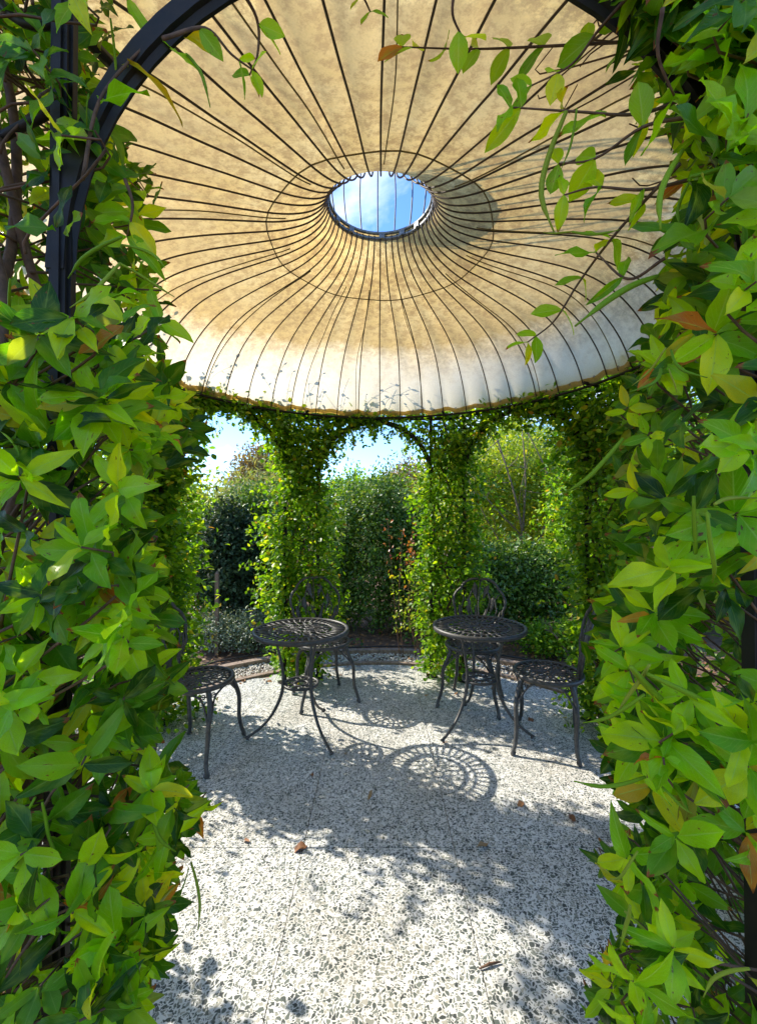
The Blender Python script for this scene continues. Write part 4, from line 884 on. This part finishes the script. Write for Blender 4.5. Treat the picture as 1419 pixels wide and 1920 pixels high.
    for _ in range(30):
        z = rng.uniform(.3, 2.0); a0 = rng.choice([-1, 1]); p0 = tan * wid * a0 * .7 + np.array([0, 0, z]); e = p0 + tan * a0 * rng.uniform(.08, .30) + np.array([rng.normal() * .08, rng.normal() * .08, rng.uniform(-.1, .16)])
        pts = catmull([p0, (p0 + e) / 2 + [0, 0, .03], e], 5); sb.tube(pts, .0016, 4)
        for i in range(2, len(pts)):
            for _s in (1, -1):
                if rng.random() < .75: SP.append(pts[i]); SD.append(rng.normal(size=3) * .6 + [0, 0, _s])
    sb.build('twigs', M_bark, t)['kind'] = 'stuff'
    SP, SD = np.array(SP), np.array(SD); P = np.concatenate([P, SP]); D = np.concatenate([D, nrm(SD)]); Nn = np.concatenate([Nn, rdir(len(SP)) + [0, -.4, .6]]); S = np.concatenate([S, rng.uniform(.026, .04, len(SP))])
    G = P + off; cx_, cy_ = to_px(G); dist = np.linalg.norm(G - [0, 0, CAM_H], axis=1); inside = (cx_ > 0) & (cx_ < 1419) & (cy_ > 0) & (cy_ < 1920) & (G[:, 1] > .4)
    if singles and inside.sum() > 50:
        depth_rank = -(G @ np.array([0, 1.0, 0])) + rng.random(len(G)) * .12; sc_ = np.where(inside, depth_rank + S * 4, -99); top = np.argsort(-sc_)[:300]; rest = np.setdiff1d(np.arange(len(G)), top)
        mes = [m_ for m_ in LEAF_MID_ME]
        for i in top: single_leaf('leaf', mes[rng.integers(0, 2)], t, P[i], D[i], Nn[i], S[i] * 1.05)
    else: rest = np.arange(len(G))
    leafcloud('foliage', P[rest], D[rest], Nn[rest], S[rest], [T_MID, T_RND], cols, t)
    return t, off
mid_vine(4, 'small-leaved vine on the far post right of centre, in full sun down to the floor', .24, 6800, 900, lean=-.06, densL=1.6, densR=1.0)
mid_vine(5 - 2, 'dark dense small-leaved vine on the post behind the chair at the right', .26, 8500, 2300, size=(.032, .055), lean=.04)
mid_vine(5, 'small-leaved vine spreading like a Y on the far post behind the left table', .25, 7800, 1900, size=(.032, .054))
mid_vine(6, 'shaded small-leaved vine on the post behind the chair at the left', .27, 9500, 1900, size=(.036, .06), lean=.0, shift=-.13, densL=1, densR=1)
mid_vine(7, 'leafy vine on the post beyond the left edge of the near foliage', .22, 5200, 1400, shade_drape=(-1, .15, 1.05, 1.74, 2.2, 2600), size=(.04, .065), singles=False)  # its hanging curtain of leaves is added, unseen, to shade the floor
mid_vine(2, 'leafy vine on the post beyond the right edge behind the near foliage', .26, 6000, 2600, size=(.04, .065), singles=False)

# ================================================================== GARDEN BEHIND
def bush(name, label, cat, lobes, n, mat, size, tm=None, group=None, stems=4, stem_mat=None, up=.35, trunk_h=None, rough=.18):
    """lobes: (x, y, z, rx, ry, rz). Leaves crowd the outside of overlapping lobes, in clumps."""
    L = np.array(lobes, float); x0, y0 = L[:, 0].mean(), L[:, 1].mean(); t = empty(name, (x0, y0, 0)); tag(t, label, cat, group); off = np.array([x0, y0, 0])
    area = (L[:, 3] * L[:, 4] + L[:, 3] * L[:, 5] + L[:, 4] * L[:, 5]); pr = area / area.sum(); nc = n // 9
    k = rng.choice(len(L), nc, p=pr); d = rdir(nc); 
    r_ = 1 - np.abs(rng.normal(size=nc)) * .20 + .16 * np.sin(d[:, 0] * 7 + k) * np.cos(d[:, 2] * 6 + d[:, 1] * 5) + rng.normal(size=nc) * rough * .5
    C = L[k, :3] + d * L[k, 3:] * r_[:, None]; P = (C[:, None, :] + rng.normal(size=(nc, 9, 3)) * (np.mean(size) * 1.15)).reshape(-1, 3); o = np.repeat(d, 9, 0)
    kz = P[:, 2] > .01; P, o = P[kz], o[kz]; m_ = len(P)
    D = nrm(o * .5 + rng.normal(size=(m_, 3)) * .7 + [0, 0, -.1]); Nn = nrm(o * .7 + rng.normal(size=(m_, 3)) * .45 + [0, 0, up]); S = rng.uniform(*size, m_)
    for i in range(stems):
        l = L[rng.integers(0, len(L))]; p0 = np.array([x0 + rng.normal() * .08, y0 + rng.normal() * .08, -.03]); p1 = l[:3] + rng.normal(size=3) * l[3:] * .35
        r0 = .012 + .012 * max(l[3:]); mid = (p0 + p1) / 2 + rng.normal(size=3) * .08; pts = catmull([p0 - off, mid - off, p1 - off], 5)
        b = MB(); b.tube(pts, [r0 * (1 - .65 * q / (len(pts) - 1)) for q in range(len(pts))], 6)
        for _ in range(5):
            q = pts[rng.integers(4, len(pts))]; e = q + rng.normal(size=3) * l[3:] * .45 + [0, 0, .12]; b.tube(catmull([q, (q + e) / 2 + rng.normal(size=3) * .03, e], 3), [r0 * .3 * (1 - .12 * w) for w in range(7)], 4)
        b.build('stem', stem_mat or M_wood, t)
    leafcloud('crown', P - off, D, Nn, S, tm or [T_LOW2], mat, t); return t, off
def lob(px0, px1, py0, Y, dy=.45, z0=0.0, n=5, jit=.18):
    """lobes filling a bush seen between two photo columns, its top at row py0"""
    xa, xb = (px0 - PX0) / FPX * Y, (px1 - PX0) / FPX * Y; zt = CAM_H - (py0 - YH) / FPX * Y; out = []; w = (xb - xa)
    for i in range(n):
        x = xa + w * (i + .5) / n; h = zt * rng.uniform(1 - jit, 1.0) * (1 - .20 * ((i + .5) / n * 2 - 1) ** 2); zc = (z0 + h) / 2
        out.append((x, Y + dy * rng.uniform(.6, 1.2), zc, w / n * .95, dy, (h - z0) / 2 + .02)); out.append((x + rng.normal() * .08, Y + dy * .8, h * .72 + z0 * .28, w / n * .75, dy * .9, (h - z0) * .26))
    return out
IVY = []
IVY.append(bush('ivy_hedge', 'dark round-topped ivy mound between the two far vine posts', 'hedge', lob(612, 812, 862, 4.95, .5, n=6, jit=.13), 36000, M_leaf_hedge, (.035, .06), stems=5))
IVY.append(bush('ivy_hedge', 'dark ivy hedge with a sunny top left of the Y-shaped vine', 'hedge', lob(385, 560, 888, 5.2, .5, n=6, jit=.14), 28000, M_leaf_hedge, (.035, .06), stems=5))
def umbels(t, off, xa, xb, y0, z0, z1, n):
    C = np.c_[rng.uniform(xa, xb, n), y0 + rng.normal(size=n) * .10, rng.uniform(z0, z1, n)]; P = (C[:, None] + rng.normal(size=(n, 16, 3)) * .018).reshape(-1, 3)
    leafcloud('flower_heads', P - off, rdir(len(P)), rdir(len(P)), rng.uniform(.009, .016, len(P)), oct_, M_leaf_pale, t, smooth=False)
umbels(*IVY[0], -.60, .62, 4.82, .35, 1.75, 75); umbels(*IVY[1], -1.95, -1.0, 5.0, .5, 1.75, 50)
bush('laurel_bush', 'low dark bush behind the back of the chair at the right table', 'bush', lob(850, 1075, 1010, 4.75, .45, n=5, jit=.12), 24000, M_leaf_hedge, (.04, .07), stems=5)
bush('black_elder', 'almost black feathery-leaved shrub behind the left chair', 'shrub', lob(375, 462, 935, 4.75, .28, z0=.35, n=3, jit=.08), 9000, M_leaf_dark, (.04, .075), tm=[T_MID, T_LOW2], stems=6, up=.8)
bush('garden_shrub', 'low grey-green variegated shrub in front of the wooden stake', 'shrub', lob(345, 530, 1148, 4.30, .28, n=5, jit=.25), 11000, M_leaf_grey, (.018, .034), stems=8, up=.8)
bush('garden_shrub', 'small pale green shrub on the soil behind the right chair', 'shrub', lob(1000, 1110, 1178, 4.15, .2, n=3, jit=.15), 3800, M_leaf_mid, (.03, .05), tm=[T_MID], stems=6, up=.6)
bush('hedge', 'dark leafy hedge filling the side behind the left post', 'hedge', lob(40, 400, 900, 5.3, .6, n=6, jit=.15), 20000, M_leaf_mid, (.05, .09), stems=4)
bush('hedge', 'deep shaded hedge beyond the right foliage', 'hedge', lob(1080, 1500, 800, 4.9, .6, n=6, jit=.12), 26000, M_leaf_mid, (.05, .085), stems=4)
bush('pale_tamarisk', 'pale yellow feathery shrub rising above the left ivy hedge', 'shrub', lob(415, 560, 860, 6.6, .5, z0=.4, n=4, jit=.12), 9000, M_leaf_pale, (.07, .16), tm=[T_THIN], stems=6, up=.1, rough=.3)
# sunlit tree at the right with visible branches
t_, off = bush('sunlit_tree', 'airy yellow-green tree lit through from behind, right of the arch', 'tree', lob(850, 1150, 770, 6.6, .75, z0=.7, n=6, jit=.12), 26000, M_leaf_yel, (.045, .08), tm=[T_MID, T_LOW2], stems=0, up=.1, rough=.35)
for (x0, y0), (x1, y1), (x2, y2), r0 in (((985, 1040), (965, 930), (925, 800), .030), ((980, 1000), (985, 900), (978, 790), .022), ((1060, 1030), (1030, 900), (985, 800), .020), ((1000, 1040), (935, 960), (880, 900), .018), ((1010, 1020), (1060, 900), (1100, 800), .020), ((950, 1050), (905, 960), (870, 880), .014)):
    p = [at(x, y, 6.4) - off for x, y in ((x0, y0), (x1, y1), (x2, y2))]; p0 = p[0] * [1, 1, 0]; b = MB(); pts = catmull([p0 * .6 + p[0] * [.4, .4, 0], p[0], p[1], p[2]], 5)
    b.tube(pts, [r0 * (1 - .7 * q / (len(pts) - 1)) for q in range(len(pts))], 6)
    for _ in range(6):
        q = pts[rng.integers(6, len(pts))]; e = q + rng.normal(size=3) * .3 + [0, 0, .25]; b.tube([q, (q + e) / 2 + rng.normal(size=3) * .03, e], [r0 * .3, r0 * .2, r0 * .1], 4)
    b.build('branch', M_wood, t_)
def far_tree(label, px0, px1, py0, Y, n, mat, sz, nl=6, dy=1.2):
    xa, xb = (px0 - PX0) / FPX * Y, (px1 - PX0) / FPX * Y; zt = CAM_H - (py0 - YH) / FPX * Y; w = xb - xa; xc = (xa + xb) / 2; L = []
    for i in range(nl):
        f_ = (i + .5) / nl * 2 - 1; h = zt * (1 - .22 * f_ * f_) * rng.uniform(.92, 1); L.append((xc + f_ * w * .42, Y + dy + rng.normal() * .3, h * .62, w * .24, dy * .8, h * .38))
    L.append((xc, Y + dy, zt * .72, w * .3, dy, zt * .27))
    return bush('garden_tree', label, 'tree', L, n, mat, sz, stems=3)
far_tree('russet-brown rounded tree far behind the pale feathery shrub', 405, 545, 822, 13, 14000, M_leaf_brown, (.09, .17))
far_tree('orange-brown tree top far behind the ivy mound', 705, 835, 858, 14, 11000, M_leaf_brown, (.09, .17))
far_tree('bright yellow-green tree far off behind the left foliage', -200, 400, 845, 8.5, 22000, M_leaf_yel, (.09, .16), nl=9)
far_tree('green tree far behind the ivy mound between the vine posts', 540, 760, 880, 11, 12000, M_leaf_mid, (.09, .15))
far_tree('tall green tree closing the view beyond the sunlit tree at the right', 820, 1180, 760, 9.5, 22000, M_leaf_yel, (.08, .15), nl=9)
far_tree('tall shaded tree beyond the right foliage edge', 1130, 1700, 690, 8.5, 22000, M_leaf_mid, (.10, .17), nl=9)
# distant belt of trees on the horizon
n = 16000; a = rng.uniform(-1.3, 1.3, n); rr = rng.uniform(26, 34, n); h = (2.6 + .7 * np.sin(a * 9) + .5 * np.sin(a * 23)) * rng.random(n) ** .8
leafcloud('treeline', np.c_[rr * np.sin(a), rr * np.cos(a), h], rdir(n), rdir(n) + [0, -.5, .5], rng.uniform(.4, .8, n), [T_LOW2], M_leaf_mid)

# thin rose shoots with reddish leaves between the mound and the right far post
rose = empty('rose_bush', (.38, 4.25, 0)); tag(rose, 'straggly rose with reddish young leaves before the ivy mound', 'rose')
P, D = [], []
for i in range(9):
    x = rng.normal() * .10; pts = catmull([(x, 0, 0), (x + rng.normal() * .08, rng.normal() * .06, .55), (x + rng.normal() * .16 - .05, rng.normal() * .08, rng.uniform(1.0, 1.45))], 8); b = MB(); b.tube(pts, [.0045 * (1 - .7 * q / 16) for q in range(len(pts))], 5); b.build('stem', M_bark, rose)
    for q in pts[4:]:
        for _ in range(4): P.append(q + rng.normal(size=3) * .03); D.append(rng.normal(size=3))
P, D = np.array(P), np.array(D); hi = P[:, 2] + rng.normal(size=len(P)) * .15 > .95
leafcloud('young_leaves', P[hi], D[hi], rdir(hi.sum()) + [0, -.5, .6], rng.uniform(.03, .05, hi.sum()), [T_MID], M_leaf_red, rose)
leafcloud('foliage', P[~hi], D[~hi], rdir((~hi).sum()) + [0, -.5, .6], rng.uniform(.03, .05, (~hi).sum()), [T_MID], M_leaf_yel, rose)

# wooden stake by the dark shrub
p = at(408, 1075, 4.4); b = MB(); b.box((0, 0, p[2] / 2 - .02), (.034, .034, p[2] + .04)); b.add([(-.017, -.017, p[2]), (.017, -.017, p[2]), (.017, .017, p[2]), (-.017, .017, p[2]), (0, 0, p[2] + .03)], [(0, 1, 4), (1, 2, 4), (2, 3, 4), (3, 0, 4)])
o = b.build('wooden_stake', M_stake, smooth=False); o.location = (p[0], 4.4, 0); tag(o, 'upright weathered wooden stake in front of the nearly black shrub', 'stake')
